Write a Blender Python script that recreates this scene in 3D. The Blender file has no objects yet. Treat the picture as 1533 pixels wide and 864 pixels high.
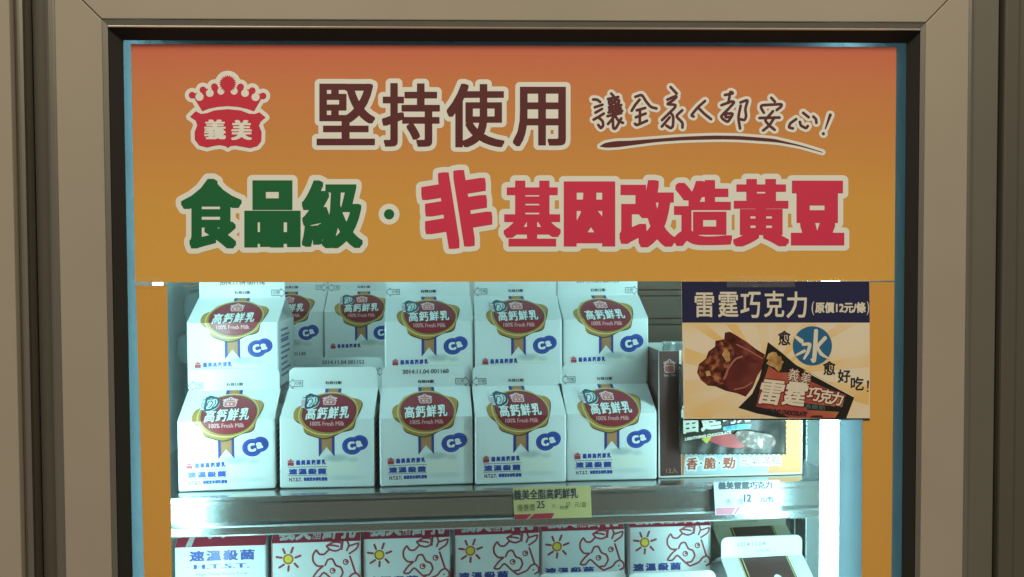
import bpy, bmesh, math, random
import numpy as np
from mathutils import Vector, Matrix, geometry

random.seed(7)
scene = bpy.context.scene
C = scene.collection

# ------------------------------------------------------------------ camera
PW, PH, FPX = 1533.0, 864.0, 1300.0
CAM = np.array([-0.0263, -0.6544, -0.0737])
def _rot(p, y, r):
    cy, sy, cp, sp, cr, sr = math.cos(y), math.sin(y), math.cos(p), math.sin(p), math.cos(r), math.sin(r)
    return (np.array([[cy, -sy, 0], [sy, cy, 0], [0, 0, 1]]) @ np.array([[1, 0, 0], [0, cp, -sp], [0, sp, cp]])
            @ np.array([[cr, 0, sr], [0, 1, 0], [-sr, 0, cr]]))
RC = _rot(math.radians(-1.75), math.radians(-1.778), math.radians(0.244))
cd = bpy.data.cameras.new('camera'); cam = bpy.data.objects.new('camera', cd); C.objects.link(cam)
cd.sensor_width = 36.0; cd.lens = FPX / PW * 36.0; cd.clip_start = 0.01; cd.clip_end = 100
M = Matrix(((RC[0, 0], RC[0, 2], -RC[0, 1], CAM[0]), (RC[1, 0], RC[1, 2], -RC[1, 1], CAM[1]),
            (RC[2, 0], RC[2, 2], -RC[2, 1], CAM[2]), (0, 0, 0, 1)))
cam.matrix_world = M
scene.camera = cam

# ------------------------------------------------------------------ light and exposure
world = bpy.data.worlds.new('World'); scene.world = world; world.use_nodes = True
bg = world.node_tree.nodes['Background']
bg.inputs[0].default_value = (0.9, 0.78, 0.60, 1); bg.inputs[1].default_value = 0.17
def area(name, loc, target, size, sizey, power, col):
    d = bpy.data.lights.new(name, 'AREA'); d.shape = 'RECTANGLE'; d.size = size; d.size_y = sizey
    d.energy = power; d.color = col
    o = bpy.data.objects.new(name, d); C.objects.link(o); o.location = loc
    o.rotation_euler = (Vector(target) - Vector(loc)).to_track_quat('-Z', 'Y').to_euler()
    return o
area('ceiling_lamp', (-0.9, -1.7, 1.75), (0, 0, -0.05), 0.9, 0.35, 34, (1.0, 0.89, 0.66))
area('ceiling_lamp', (1.1, -2.0, 1.75), (0, 0, -0.05), 0.9, 0.35, 31, (1.0, 0.89, 0.66))
LAMP_SIDE = 21.0
LAMP_RIGHT = 34.0
FILL_TOP = 3.0
LAMP_COL = (0.54, 0.95, 0.99)
scene.view_settings.view_transform = 'Standard'; scene.view_settings.look = 'None'
scene.view_settings.exposure = 0.0; scene.view_settings.gamma = 1.0
scene.cycles.use_denoising = True
scene.cycles.max_bounces = 10
scene.cycles.transparent_max_bounces = 16

# ------------------------------------------------------------------ helpers: rays, objects, materials
def rays(px, py):
    px = np.asarray(px, float); py = np.asarray(py, float)
    d = np.stack([(px - PW / 2) / FPX, np.ones_like(px), -(py - PH / 2) / FPX], -1)
    return d @ RC.T
def on_plane(px, py, o, n):
    d = rays(px, py); o = np.asarray(o, float); n = np.asarray(n, float)
    t = ((o - CAM) @ n) / (d @ n)
    return CAM + d * t[..., None]
def P(px, py, Y): return on_plane(px, py, (0, Y, 0), (0, 1, 0))
def PZ(px, py, Z): return on_plane(px, py, (0, 0, Z), (0, 0, 1))

def thing(name, label, cat, loc=(0, 0, 0), rotz=0, group=None):
    o = bpy.data.objects.new(name, None); C.objects.link(o); o.empty_display_size = 0.02
    o.location = loc; o.rotation_euler = (0, 0, rotz); o['label'] = label; o['category'] = cat
    if group: o['group'] = group
    return o
def link(name, me, parent=None):
    o = bpy.data.objects.new(name, me); C.objects.link(o)
    if parent is not None: o.parent = parent
    return o
def mesh_obj(name, verts, faces, mats, parent=None, origin=None, mi=None, smooth=False):
    v = np.asarray(verts, float)
    if origin is None and parent is not None: origin = parent.location
    if origin is not None: v = v - np.asarray(origin, float)
    me = bpy.data.meshes.new(name); me.from_pydata(v.tolist(), [], [list(f) for f in faces])
    for m in (mats if isinstance(mats, (list, tuple)) else [mats]): me.materials.append(m)
    if mi is not None: me.polygons.foreach_set('material_index', mi)
    if smooth: me.polygons.foreach_set('use_smooth', [True] * len(me.polygons))
    me.update()
    return link(name, me, parent)
def bm_obj(name, bm, m, parent=None, smooth=False):
    me = bpy.data.meshes.new(name); bm.to_mesh(me); bm.free()
    for q in (m if isinstance(m, (list, tuple)) else [m]): me.materials.append(q)
    if smooth: me.polygons.foreach_set('use_smooth', [True] * len(me.polygons))
    return link(name, me, parent)
def box_bm(x0, x1, y0, y1, z0, z1, bev=0.0, seg=2):
    bm = bmesh.new(); bmesh.ops.create_cube(bm, size=1)
    for v in bm.verts:
        v.co = Vector(((x0 + x1) / 2 + v.co.x * (x1 - x0), (y0 + y1) / 2 + v.co.y * (y1 - y0), (z0 + z1) / 2 + v.co.z * (z1 - z0)))
    if bev: bmesh.ops.bevel(bm, geom=bm.edges[:], offset=bev, segments=seg, affect='EDGES', profile=0.5)
    return bm
def box(name, x0, x1, y0, y1, z0, z1, m, parent=None, bev=0.0):
    bm = box_bm(x0, x1, y0, y1, z0, z1, bev)
    if parent is not None:
        for v in bm.verts: v.co -= parent.location
    return bm_obj(name, bm, m, parent)
def extrude_bm(prof, x0, x1):
    """prof: closed list of (y,z); extruded along x"""
    bm = bmesh.new(); a = [bm.verts.new((x0, y, z)) for y, z in prof]; b = [bm.verts.new((x1, y, z)) for y, z in prof]
    n = len(prof)
    for i in range(n): bm.faces.new((a[i], a[(i + 1) % n], b[(i + 1) % n], b[i]))
    bm.faces.new(a[::-1]); bm.faces.new(b)
    bmesh.ops.recalc_face_normals(bm, faces=bm.faces[:])
    return bm

MATS = {}
def mat(name, col, rough=0.5, metal=0.0, coat=0.0, noise=0.05, nscale=40, bump=0.0, bscale=300, spec=0.5, stretch=None):
    if name in MATS: return MATS[name]
    m = bpy.data.materials.new(name); m.use_nodes = True; nt = m.node_tree; N = nt.nodes; L = nt.links
    b = N['Principled BSDF']
    b.inputs['Roughness'].default_value = rough; b.inputs['Metallic'].default_value = metal
    b.inputs['Coat Weight'].default_value = coat; b.inputs['Coat Roughness'].default_value = 0.08
    b.inputs['Specular IOR Level'].default_value = spec
    tc = N.new('ShaderNodeTexCoord'); src = tc.outputs['Object']
    if stretch:
        mp = N.new('ShaderNodeMapping'); mp.inputs['Scale'].default_value = stretch
        L.new(src, mp.inputs[0]); src = mp.outputs[0]
    nz = N.new('ShaderNodeTexNoise'); nz.inputs['Scale'].default_value = nscale; nz.inputs['Detail'].default_value = 5
    L.new(src, nz.inputs['Vector'])
    mx = N.new('ShaderNodeMix'); mx.data_type = 'RGBA'
    mx.inputs[6].default_value = (*[c * (1 - noise) for c in col], 1); mx.inputs[7].default_value = (*[min(1, c * (1 + noise)) for c in col], 1)
    L.new(nz.outputs['Fac'], mx.inputs[0]); L.new(mx.outputs[2], b.inputs['Base Color'])
    if bump:
        n2 = N.new('ShaderNodeTexNoise'); n2.inputs['Scale'].default_value = bscale; n2.inputs['Detail'].default_value = 3
        L.new(src, n2.inputs['Vector'])
        bp = N.new('ShaderNodeBump'); bp.inputs['Strength'].default_value = bump; bp.inputs['Distance'].default_value = 0.001
        L.new(n2.outputs['Fac'], bp.inputs['Height']); L.new(bp.outputs[0], b.inputs['Normal'])
    MATS[name] = m
    return m
def ramp_mat(name, axis, stops, rough=0.5, coat=0.0, noise=0.04, nscale=60, bump=0.0, bscale=60):
    """colour gradient along an object axis; stops = [(position in metres, colour)]"""
    m = mat(name, (0.5, 0.5, 0.5), rough, coat=coat, noise=0.0, bump=bump, bscale=bscale); nt = m.node_tree; N = nt.nodes; L = nt.links
    b = N['Principled BSDF']; tc = [n for n in N if n.type == 'TEX_COORD'][0]
    sp = N.new('ShaderNodeSeparateXYZ'); L.new(tc.outputs['Object'], sp.inputs[0])
    mr = N.new('ShaderNodeMapRange'); a, z = stops[0][0], stops[-1][0]
    mr.inputs[1].default_value = a; mr.inputs[2].default_value = z
    L.new(sp.outputs['XYZ'.index(axis)], mr.inputs[0])
    cr = N.new('ShaderNodeValToRGB'); e = cr.color_ramp.elements
    while len(e) < len(stops): e.new(0.5)
    for i, (p, c) in enumerate(stops): e[i].position = (p - a) / (z - a); e[i].color = (*c, 1)
    L.new(mr.outputs[0], cr.inputs[0])
    nz = [n for n in N if n.type == 'TEX_NOISE'][0]; nz.inputs['Scale'].default_value = nscale
    mm = N.new('ShaderNodeMapRange'); mm.inputs[3].default_value = 1 - noise; mm.inputs[4].default_value = 1 + noise
    L.new(nz.outputs['Fac'], mm.inputs[0])
    vm = N.new('ShaderNodeVectorMath'); vm.operation = 'SCALE'; L.new(cr.outputs[0], vm.inputs[0]); L.new(mm.outputs[0], vm.inputs['Scale'])
    L.new(vm.outputs[0], b.inputs['Base Color'])
    return m
def blotch_mat(name, cols, scale, rough=0.4, coat=0.0, detail=4, stretch=None, bump=0.0):
    m = mat(name, cols[0], rough, coat=coat, noise=0, nscale=scale, bump=bump, bscale=60, stretch=stretch); nt = m.node_tree; N = nt.nodes; L = nt.links
    nz = [n for n in N if n.type == 'TEX_NOISE'][0]; nz.inputs['Detail'].default_value = detail
    cr = N.new('ShaderNodeValToRGB'); e = cr.color_ramp.elements
    while len(e) < len(cols): e.new(0.5)
    for i, c in enumerate(cols): e[i].position = 0.34 + 0.34 * i / max(1, len(cols) - 1); e[i].color = (*c, 1)
    L.new(nz.outputs['Fac'], cr.inputs[0]); L.new(cr.outputs[0], N['Principled BSDF'].inputs['Base Color'])
    return m
def emit_mat(name, col, strength):
    m = bpy.data.materials.new(name); m.use_nodes = True; nt = m.node_tree
    nt.nodes.remove(nt.nodes['Principled BSDF']); e = nt.nodes.new('ShaderNodeEmission')
    e.inputs[0].default_value = (*col, 1); e.inputs[1].default_value = strength
    nt.links.new(e.outputs[0], nt.nodes['Material Output'].inputs[0]); return m
def glass_mat(name, refl=0.05, tint=(0.93, 0.98, 0.97), rough=0.0):
    m = bpy.data.materials.new(name); m.use_nodes = True; nt = m.node_tree; N = nt.nodes; L = nt.links
    N.remove(N['Principled BSDF'])
    t = N.new('ShaderNodeBsdfTransparent'); t.inputs[0].default_value = (*tint, 1)
    g = N.new('ShaderNodeBsdfGlossy'); g.inputs['Roughness'].default_value = rough
    f = N.new('ShaderNodeFresnel'); f.inputs[0].default_value = 1.45
    mx = N.new('ShaderNodeMixShader'); L.new(f.outputs[0], mx.inputs[0]); L.new(t.outputs[0], mx.inputs[1]); L.new(g.outputs[0], mx.inputs[2])
    df = N.new('ShaderNodeBsdfDiffuse'); df.inputs[0].default_value = (0.8, 0.8, 0.8, 1)
    nz = N.new('ShaderNodeTexNoise'); nz.inputs['Scale'].default_value = 7; nz.inputs['Detail'].default_value = 8; nz.inputs['Distortion'].default_value = 1.2
    tc = N.new('ShaderNodeTexCoord'); L.new(tc.outputs['Object'], nz.inputs['Vector'])
    mr = N.new('ShaderNodeMapRange'); mr.inputs[1].default_value = 0.45; mr.inputs[2].default_value = 0.8; mr.inputs[3].default_value = 0.0; mr.inputs[4].default_value = 0.022
    L.new(nz.outputs[0], mr.inputs[0]); m2 = N.new('ShaderNodeMixShader'); L.new(mr.outputs[0], m2.inputs[0]); L.new(mx.outputs[0], m2.inputs[1]); L.new(df.outputs[0], m2.inputs[2])
    L.new(m2.outputs[0], N['Material Output'].inputs[0]); return m
def film_mat(name, col, clear=0.5, rough=0.15, bump=0.4, bscale=120):
    """crinkled plastic film: part clear, part glossy plastic"""
    m = mat(name, col, rough, coat=0.6, noise=0.1, bump=bump, bscale=bscale); nt = m.node_tree; N = nt.nodes; L = nt.links
    t = N.new('ShaderNodeBsdfTransparent'); mx = N.new('ShaderNodeMixShader'); mx.inputs[0].default_value = clear
    L.new(N['Principled BSDF'].outputs[0], mx.inputs[1]); L.new(t.outputs[0], mx.inputs[2]); L.new(mx.outputs[0], N['Material Output'].inputs[0])
    return m

# ------------------------------------------------------------------ flat print engine: 2-D distance fields -> clean outlines -> meshes
_SEG = {}
def glyph_segs(body):
    if body in _SEG: return _SEG[body]
    cu = bpy.data.curves.new('type', 'FONT'); cu.body = body; cu.resolution_u = 3; cu.fill_mode = 'FRONT'
    ob = bpy.data.objects.new('type', cu); C.objects.link(ob)
    dg = bpy.context.evaluated_depsgraph_get(); me = ob.evaluated_get(dg).to_mesh()
    co = np.array([v.co[:2] for v in me.vertices]); cnt = {}
    for p in me.polygons:
        for k in p.edge_keys: cnt[k] = cnt.get(k, 0) + 1
    s = np.array([[co[a], co[b]] for (a, b), n in cnt.items() if n == 1])
    bpy.data.objects.remove(ob); bpy.data.curves.remove(cu)
    mn = s.reshape(-1, 2).min(0); mx = s.reshape(-1, 2).max(0)
    s = (s - mn) / (mx - mn); s[..., 1] = 1 - s[..., 1]
    _SEG[body] = s
    return s
def sd_segs(segs, X, Y):
    d2 = np.full(X.shape, 1e12); ins = np.zeros(X.shape, bool)
    for (ax, ay), (bx, by) in segs:
        ex, ey = bx - ax, by - ay; q = ex * ex + ey * ey
        if q < 1e-18: continue
        t = np.clip(((X - ax) * ex + (Y - ay) * ey) / q, 0, 1)
        d2 = np.minimum(d2, (X - ax - t * ex) ** 2 + (Y - ay - t * ey) ** 2)
        if ay != by:
            ins ^= ((ay > Y) != (by > Y)) & (X < ex * (Y - ay) / ey + ax)
    d = np.sqrt(d2); return np.where(ins, -d, d)
def minfilt(F, kx, ky):
    G = F.copy()
    for k in range(1, kx + 1):
        G[:, k:] = np.minimum(G[:, k:], F[:, :-k]); G[:, :-k] = np.minimum(G[:, :-k], F[:, k:])
    F = G; G = F.copy()
    for k in range(1, ky + 1):
        G[k:] = np.minimum(G[k:], F[:-k]); G[:-k] = np.minimum(G[:-k], F[k:])
    return G
class Ink:
    def __init__(s, x0, y0, x1, y1, h):
        s.x0, s.y0, s.h = x0, y0, h
        s.nx = int((x1 - x0) / h) + 1; s.ny = int((y1 - y0) / h) + 1
        s.F = np.full((s.ny, s.nx), 1e3)
    def win(s, x0, y0, x1, y1):
        i0 = max(0, int((x0 - s.x0) / s.h)); i1 = min(s.nx, int((x1 - s.x0) / s.h) + 2)
        j0 = max(0, int((y0 - s.y0) / s.h)); j1 = min(s.ny, int((y1 - s.y0) / s.h) + 2)
        X, Y = np.meshgrid(s.x0 + s.h * np.arange(i0, i1), s.y0 + s.h * np.arange(j0, j1))
        return (slice(j0, j1), slice(i0, i1)), X, Y
    def full(s): return s.win(s.x0, s.y0, s.x0 + s.h * s.nx, s.y0 + s.h * s.ny)
    def add(s, w, f): s.F[w] = np.minimum(s.F[w], f); return s
    def segs(s, segs, m, dil=(0, 0)):
        p = segs.reshape(-1, 2); mn, mx = p.min(0) - m, p.max(0) + m
        w, X, Y = s.win(mn[0], mn[1], mx[0], mx[1])
        if X.size == 0: return s
        f = sd_segs(segs, X, Y)
        kx, ky = int(round(dil[0] / s.h)), int(round(dil[1] / s.h))
        if kx or ky: f = minfilt(f, kx, ky)
        return s.add(w, f)
    def text(s, body, x0, y0, x1, y1, dil=(0, 0), rot=0, shear=0, m=None):
        g = glyph_segs(body).copy()
        a, b = dil
        g[..., 0] = x0 + a + g[..., 0] * (x1 - x0 - 2 * a); g[..., 1] = y0 + b + g[..., 1] * (y1 - y0 - 2 * b)
        c = np.array([(x0 + x1) / 2, (y0 + y1) / 2]); g = g - c
        if shear: g[..., 0] -= shear * g[..., 1]
        if rot:
            r = math.radians(rot); ca, sa = math.cos(r), math.sin(r)
            g = np.stack([g[..., 0] * ca + g[..., 1] * sa, -g[..., 0] * sa + g[..., 1] * ca], -1)
        return s.segs(g + c, (max(dil) + 4 * s.h) if m is None else m, dil)
    def poly(s, pts, m=None):
        p = np.array(pts, float); return s.segs(np.stack([p, np.roll(p, -1, 0)], 1), 4 * s.h if m is None else m)
    def circle(s, x, y, r, ry=None, m=None, rot=0):
        ry = ry or r; a = np.linspace(0, 2 * math.pi, 49)[:-1]; c, q = math.cos(math.radians(rot)), math.sin(math.radians(rot))
        ux, uy = r * np.cos(a), ry * np.sin(a)
        return s.poly(np.stack([x + ux * c + uy * q, y - ux * q + uy * c], 1), m)
    def cut(s, x, y, r):
        w, X, Y = s.win(x - r - 4, y - r - 4, x + r + 4, y + r + 4)
        s.F[w] = np.maximum(s.F[w], r - np.hypot(X - x, Y - y)); return s
    def stroke(s, pts, r, m=None):
        pts = [tuple(p) for p in pts]
        q = pts
        if len(pts) > 2:   # soften the corners of a hand-drawn line
            q = [pts[0]]
            for i in range(1, len(pts) - 1):
                a, b, c = (np.array(pts[k]) for k in (i - 1, i, i + 1))
                q += [tuple(b + (a - b) * .28), tuple(b * .86 + (a + c) * .07), tuple(b + (c - b) * .28)]
            q.append(pts[-1])
        pts = q
        mm = (4 * s.h if m is None else m)
        for p, q in zip(pts[:-1], pts[1:]):
            r0 = p[2] if len(p) > 2 else r; r1 = q[2] if len(q) > 2 else r; R_ = max(r0, r1) + mm
            w, X, Y = s.win(min(p[0], q[0]) - R_, min(p[1], q[1]) - R_, max(p[0], q[0]) + R_, max(p[1], q[1]) + R_)
            if X.size == 0: continue
            ex, ey = q[0] - p[0], q[1] - p[1]; l = ex * ex + ey * ey + 1e-9
            t = np.clip(((X - p[0]) * ex + (Y - p[1]) * ey) / l, 0, 1)
            s.add(w, np.hypot(X - p[0] - t * ex, Y - p[1] - t * ey) - (r0 + (r1 - r0) * t))
        return s
    def mesh(s, level=0.0, tol=0.2):
        A = np.pad(s.F - level, 1, constant_values=1e3); A[A == 0] = 1e-9; I = A < 0
        code = I[:-1, :-1] * 1 + I[:-1, 1:] * 2 + I[1:, 1:] * 4 + I[1:, :-1] * 8
        js, is_ = np.nonzero((code > 0) & (code < 15)); nb = {}; pt = {}
        T = {1: ((3, 0),), 2: ((0, 1),), 3: ((3, 1),), 4: ((1, 2),), 5: ((3, 2), (0, 1)), 6: ((0, 2),), 7: ((3, 2),), 8: ((2, 3),),
             9: ((2, 0),), 10: ((0, 3), (2, 1)), 11: ((2, 1),), 12: ((1, 3),), 13: ((1, 0),), 14: ((0, 3),)}
        for j, i in zip(js.tolist(), is_.tolist()):
            K = ((0, j, i), (1, j, i + 1), (0, j + 1, i), (1, j, i))
            for a, b in T[int(code[j, i])]:
                ka, kb = K[a], K[b]
                nb.setdefault(ka, []).append(kb); nb.setdefault(kb, []).append(ka)
                for k in (ka, kb):
                    if k not in pt:
                        d, y, x = k
                        if d == 0: v0, v1 = A[y, x], A[y, x + 1]; pt[k] = (x + v0 / (v0 - v1), y)
                        else: v0, v1 = A[y, x], A[y + 1, x]; pt[k] = (x, y + v0 / (v0 - v1))
        seen = set(); V = []; E = []
        for k0 in nb:
            if k0 in seen: continue
            loop = []; k = k0
            while k is not None:
                seen.add(k); loop.append(pt[k]); k = next((n for n in nb[k] if n not in seen), None)
            if len(loop) < 4: continue
            q = simplify(np.array(loop), tol)
            if len(q) < 3: continue
            b = len(V); V += [Vector((p[0], p[1])) for p in q]; E += [(b + i, b + (i + 1) % len(q)) for i in range(len(q))]
        if not V: return np.zeros((0, 2)), []
        vo, eo, fo = geometry.delaunay_2d_cdt(V, E, [], 0, 1e-5)[:3]
        v = np.array([p[:] for p in vo]); out = []
        for f in fo:
            cx, cy = v[list(f)].mean(0); i, j = int(cx), int(cy)
            i = min(max(i, 0), A.shape[1] - 2); j = min(max(j, 0), A.shape[0] - 2); a, b = cx - i, cy - j
            if A[j, i] * (1 - a) * (1 - b) + A[j, i + 1] * a * (1 - b) + A[j + 1, i] * (1 - a) * b + A[j + 1, i + 1] * a * b < 0: out.append(tuple(f))
        v = np.stack([s.x0 + (v[:, 0] - 1) * s.h, s.y0 + (v[:, 1] - 1) * s.h], 1)
        return v, out
def simplify(p, tol):
    n = len(p); far = int(np.argmax(((p - p[0]) ** 2).sum(1)))
    def dp(a):
        keep = [0]; st = [(0, len(a) - 1)]; ks = {0, len(a) - 1}
        while st:
            i, j = st.pop()
            if j - i < 2: continue
            d = a[j] - a[i]; l = math.hypot(*d) + 1e-12; q = a[i + 1:j] - a[i]
            e = np.abs(q[:, 0] * d[1] - q[:, 1] * d[0]) / l; k = int(np.argmax(e))
            if e[k] > tol: k += i + 1; ks.add(k); st += [(i, k), (k, j)]
        return a[sorted(ks)]
    return np.concatenate([dp(p[:far + 1])[:-1], dp(np.concatenate([p[far:], p[:1]]))[:-1]])
class Art:
    """layers of flat print joined into one part"""
    def __init__(s): s.L = []
    def ink(s, k, m, layer, level=0.0, tol=0.2):
        v, f = k.mesh(level, tol)
        if f: s.L.append((v, f, m, layer))
        return s
    def poly(s, pts, m, layer): s.L.append((np.array(pts, float), [tuple(range(len(pts)))], m, layer)); return s
    def data(s, name, mapper, cuts=(), origin=(0, 0, 0)):
        me = bpy.data.meshes.new(name); V = []; Fc = []; mi = []; mats = []
        for v, f, m, layer in s.L:
            if cuts:
                bm = bmesh.new(); vs = [bm.verts.new((p[0], p[1], 0)) for p in v]
                for q in f:
                    try: bm.faces.new([vs[i] for i in q])
                    except ValueError: pass
                for c in cuts:
                    bmesh.ops.bisect_plane(bm, geom=bm.verts[:] + bm.edges[:] + bm.faces[:], plane_co=(0, c, 0), plane_no=(0, 1, 0), dist=1e-4)
                bm.verts.index_update(); v = np.array([w.co[:2] for w in bm.verts]); f = [tuple(w.index for w in q.verts) for q in bm.faces]; bm.free()
            b = len(V); V += (mapper(v[:, 0], v[:, 1], layer) - np.asarray(origin, float)).tolist(); Fc += [tuple(b + i for i in q) for q in f]
            if m not in mats: mats.append(m)
            mi += [mats.index(m)] * len(f)
        me.from_pydata(V, [], Fc)
        for m in mats: me.materials.append(m)
        me.polygons.foreach_set('material_index', mi); me.update(); return me
    def build(s, name, mapper, parent, cuts=()):
        return link(name, s.data(name, mapper, cuts, parent.location), parent)
LAY = 0.00012
def door_map(Y): return lambda x, y, k: P(x, y, Y - k * LAY)
def plane_map(o, n):
    n = np.asarray(n, float); n /= np.linalg.norm(n); o = np.asarray(o, float)
    return lambda x, y, k: on_plane(x, y, o + n * (k * LAY), n)

# ------------------------------------------------------------------ materials
WHITE = mat('white_ink', (0.80, 0.82, 0.80), 0.4, noise=0.02)
MAROON = mat('maroon_ink', (0.11, 0.022, 0.026), 0.4)
RED = mat('red_ink', (0.66, 0.035, 0.10), 0.4)
GREEN = mat('green_ink', (0.006, 0.135, 0.045), 0.4)
PAINT = mat('beige_painted_metal', (0.345, 0.302, 0.255), 0.42, noise=0.11, nscale=9, bump=0.06, bscale=900)
STEEL = mat('polished_steel_trim', (0.52, 0.49, 0.44), 0.30, metal=1.0, noise=0.12, nscale=8, bump=0.08, bscale=60, stretch=(3, 3, 0.6))
BRUSHED = mat('brushed_shelf_steel', (0.60, 0.62, 0.62), 0.23, metal=1.0, noise=0.06, nscale=30, bump=0.10, bscale=90, stretch=(0.15, 8, 12))
RUBBER = mat('black_rubber', (0.012, 0.012, 0.012), 0.6)
DARKP = mat('dark_grey_panel', (0.085, 0.078, 0.064), 0.5, noise=0.1, nscale=12)
GREYP = mat('grey_side_panel', (0.125, 0.118, 0.10), 0.5, noise=0.1, nscale=12)
BLACK = mat('black_gap', (0.008, 0.008, 0.008), 0.8)
LINER = mat('pale_liner_plastic', (0.50, 0.56, 0.56), 0.5, noise=0.08, nscale=9)

# ------------------------------------------------------------------ fridge cabinet (the setting behind the door)
ZT, ZB = 0.30, -0.62
cab = thing('display_fridge', 'refrigerated display cabinet with pale teal lined interior behind the glass door', 'fridge', (0, 0.46, ZB))
box('back_wall', -0.36, 0.40, 0.470, 0.490, ZB, ZT, LINER, cab)
box('side_wall', -0.375, -0.352, 0.03, 0.469, ZB, ZT, LINER, cab)
box('side_wall', 0.352, 0.375, 0.03, 0.469, ZB, ZT, LINER, cab)
box('ceiling_panel', -0.35, 0.35, 0.03, 0.469, ZT - 0.02, ZT - 0.001, LINER, cab)
box('floor_panel', -0.35, 0.35, 0.03, 0.469, ZB + 0.001, ZB + 0.02, LINER, cab)
# slotted upright at the right that carries the shelves
for X0, Y0 in ((float(P(1206, 640, 0.27)[0]), 0.27), (0.318, 0.30)):
    u = box('shelf_upright', X0, X0 + 0.018, Y0, Y0 + 0.012, ZB + 0.021, ZT - 0.021, BRUSHED, cab, bev=0.002)

# the translucent plastic surround just behind the glass
FROST = bpy.data.materials.new('frosted_blue_plastic'); FROST.use_nodes = True
_n = FROST.node_tree; _b = _n.nodes['Principled BSDF']; _b.inputs['Base Color'].default_value = (0.30, 0.32, 0.33, 1); _b.inputs['Roughness'].default_value = 0.35
_t = _n.nodes.new('ShaderNodeBsdfTranslucent'); _t.inputs[0].default_value = (0.22, 0.25, 0.27, 1)
_nz = _n.nodes.new('ShaderNodeTexNoise'); _nz.inputs['Scale'].default_value = 14
_mr = _n.nodes.new('ShaderNodeMapRange'); _mr.inputs[3].default_value = 0.55; _mr.inputs[4].default_value = 0.8
_n.links.new(_nz.outputs[0], _mr.inputs[0])
_m = _n.nodes.new('ShaderNodeMixShader'); _n.links.new(_mr.outputs[0], _m.inputs[0])
_n.links.new(_b.outputs[0], _m.inputs[1]); _n.links.new(_t.outputs[0], _m.inputs[2]); _n.links.new(_m.outputs[0], _n.nodes['Material Output'].inputs[0])
YL = 0.0065
xl0, xl1 = P(150, 430, YL)[0], P(226, 430, YL)[0]
xr0, xr1 = P(1258, 600, YL)[0], P(1395, 430, YL)[0]
zt0 = P(766, 84, YL)[2]
box('liner_strip', xl0, xl1, YL, YL + 0.003, ZB + 0.05, ZT - 0.05, FROST, cab)
box('liner_strip', xr0, xr1, YL, YL + 0.003, ZB + 0.05, ZT - 0.05, FROST, cab)
box('liner_strip', xl1 + 0.0005, xr0 - 0.0005, YL, YL + 0.003, zt0, ZT - 0.05, FROST, cab)

# lamps inside the cabinet; the top tube is an added fill
TUBE = emit_mat('lit_fluorescent_tube', LAMP_COL, LAMP_SIDE)
TUBER = emit_mat('lit_fluorescent_tube_right', LAMP_COL, LAMP_RIGHT)
FILL_TUBE = emit_mat('added_fill_tube_top', LAMP_COL, FILL_TOP)
CAPM = mat('lamp_end_cap', (0.6, 0.6, 0.6), 0.4)
def tube_bm(axis, r, l0, l1, n=20):
    bm = bmesh.new(); rings = []
    for t in (l0, l1):
        rings.append([bm.verts.new((r * math.cos(a), r * math.sin(a), t) if axis == 'Z' else (t, r * math.cos(a), r * math.sin(a))) for a in [2 * math.pi * i / n for i in range(n)]])
    for i in range(n): bm.faces.new((rings[0][i], rings[0][(i + 1) % n], rings[1][(i + 1) % n], rings[1][i]))
    bm.faces.new(rings[0][::-1]); bm.faces.new(rings[1]); bmesh.ops.recalc_face_normals(bm, faces=bm.faces[:]); return bm
def lamp(label, x, y, r, z0, z1, tm=TUBE):
    t = thing('fluorescent_lamp', label, 'lamp', (x, y, z0), 0, 'lamp tubes inside the fridge')
    bm_obj('glass_tube', tube_bm('Z', r, 0.016, z1 - z0 - 0.016), tm, t, smooth=False)
    bm_obj('end_cap', tube_bm('Z', r * 1.1, 0.0, 0.0155), CAPM, t); bm_obj('end_cap', tube_bm('Z', r * 1.1, z1 - z0 - 0.0155, z1 - z0), CAPM, t)
pl = P(227, 600, 0.024); pr = P(1247, 640, 0.024)
lamp('vertical fluorescent lamp tube hidden behind the left orange strip', pl[0], 0.024, 0.0095, ZB + 0.03, 0.12)
lamp('glaring white vertical fluorescent lamp tube left of the right orange strip', pr[0], 0.024, 0.0095, ZB + 0.03, 0.12, TUBER)
tl = thing('fluorescent_lamp', 'added unseen horizontal fill tube at the top behind the big orange sign', 'lamp', (0, 0.024, 0.118), 0, 'lamp tubes inside the fridge')  # added, unseen: fill tube that brightens the surround along the top
bm_obj('glass_tube', tube_bm('X', 0.012, -0.25, 0.25), FILL_TUBE, tl)
bm_obj('end_cap', tube_bm('X', 0.0132, -0.262, -0.2505), CAPM, tl); bm_obj('end_cap', tube_bm('X', 0.0132, 0.2505, 0.262), CAPM, tl)

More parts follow.
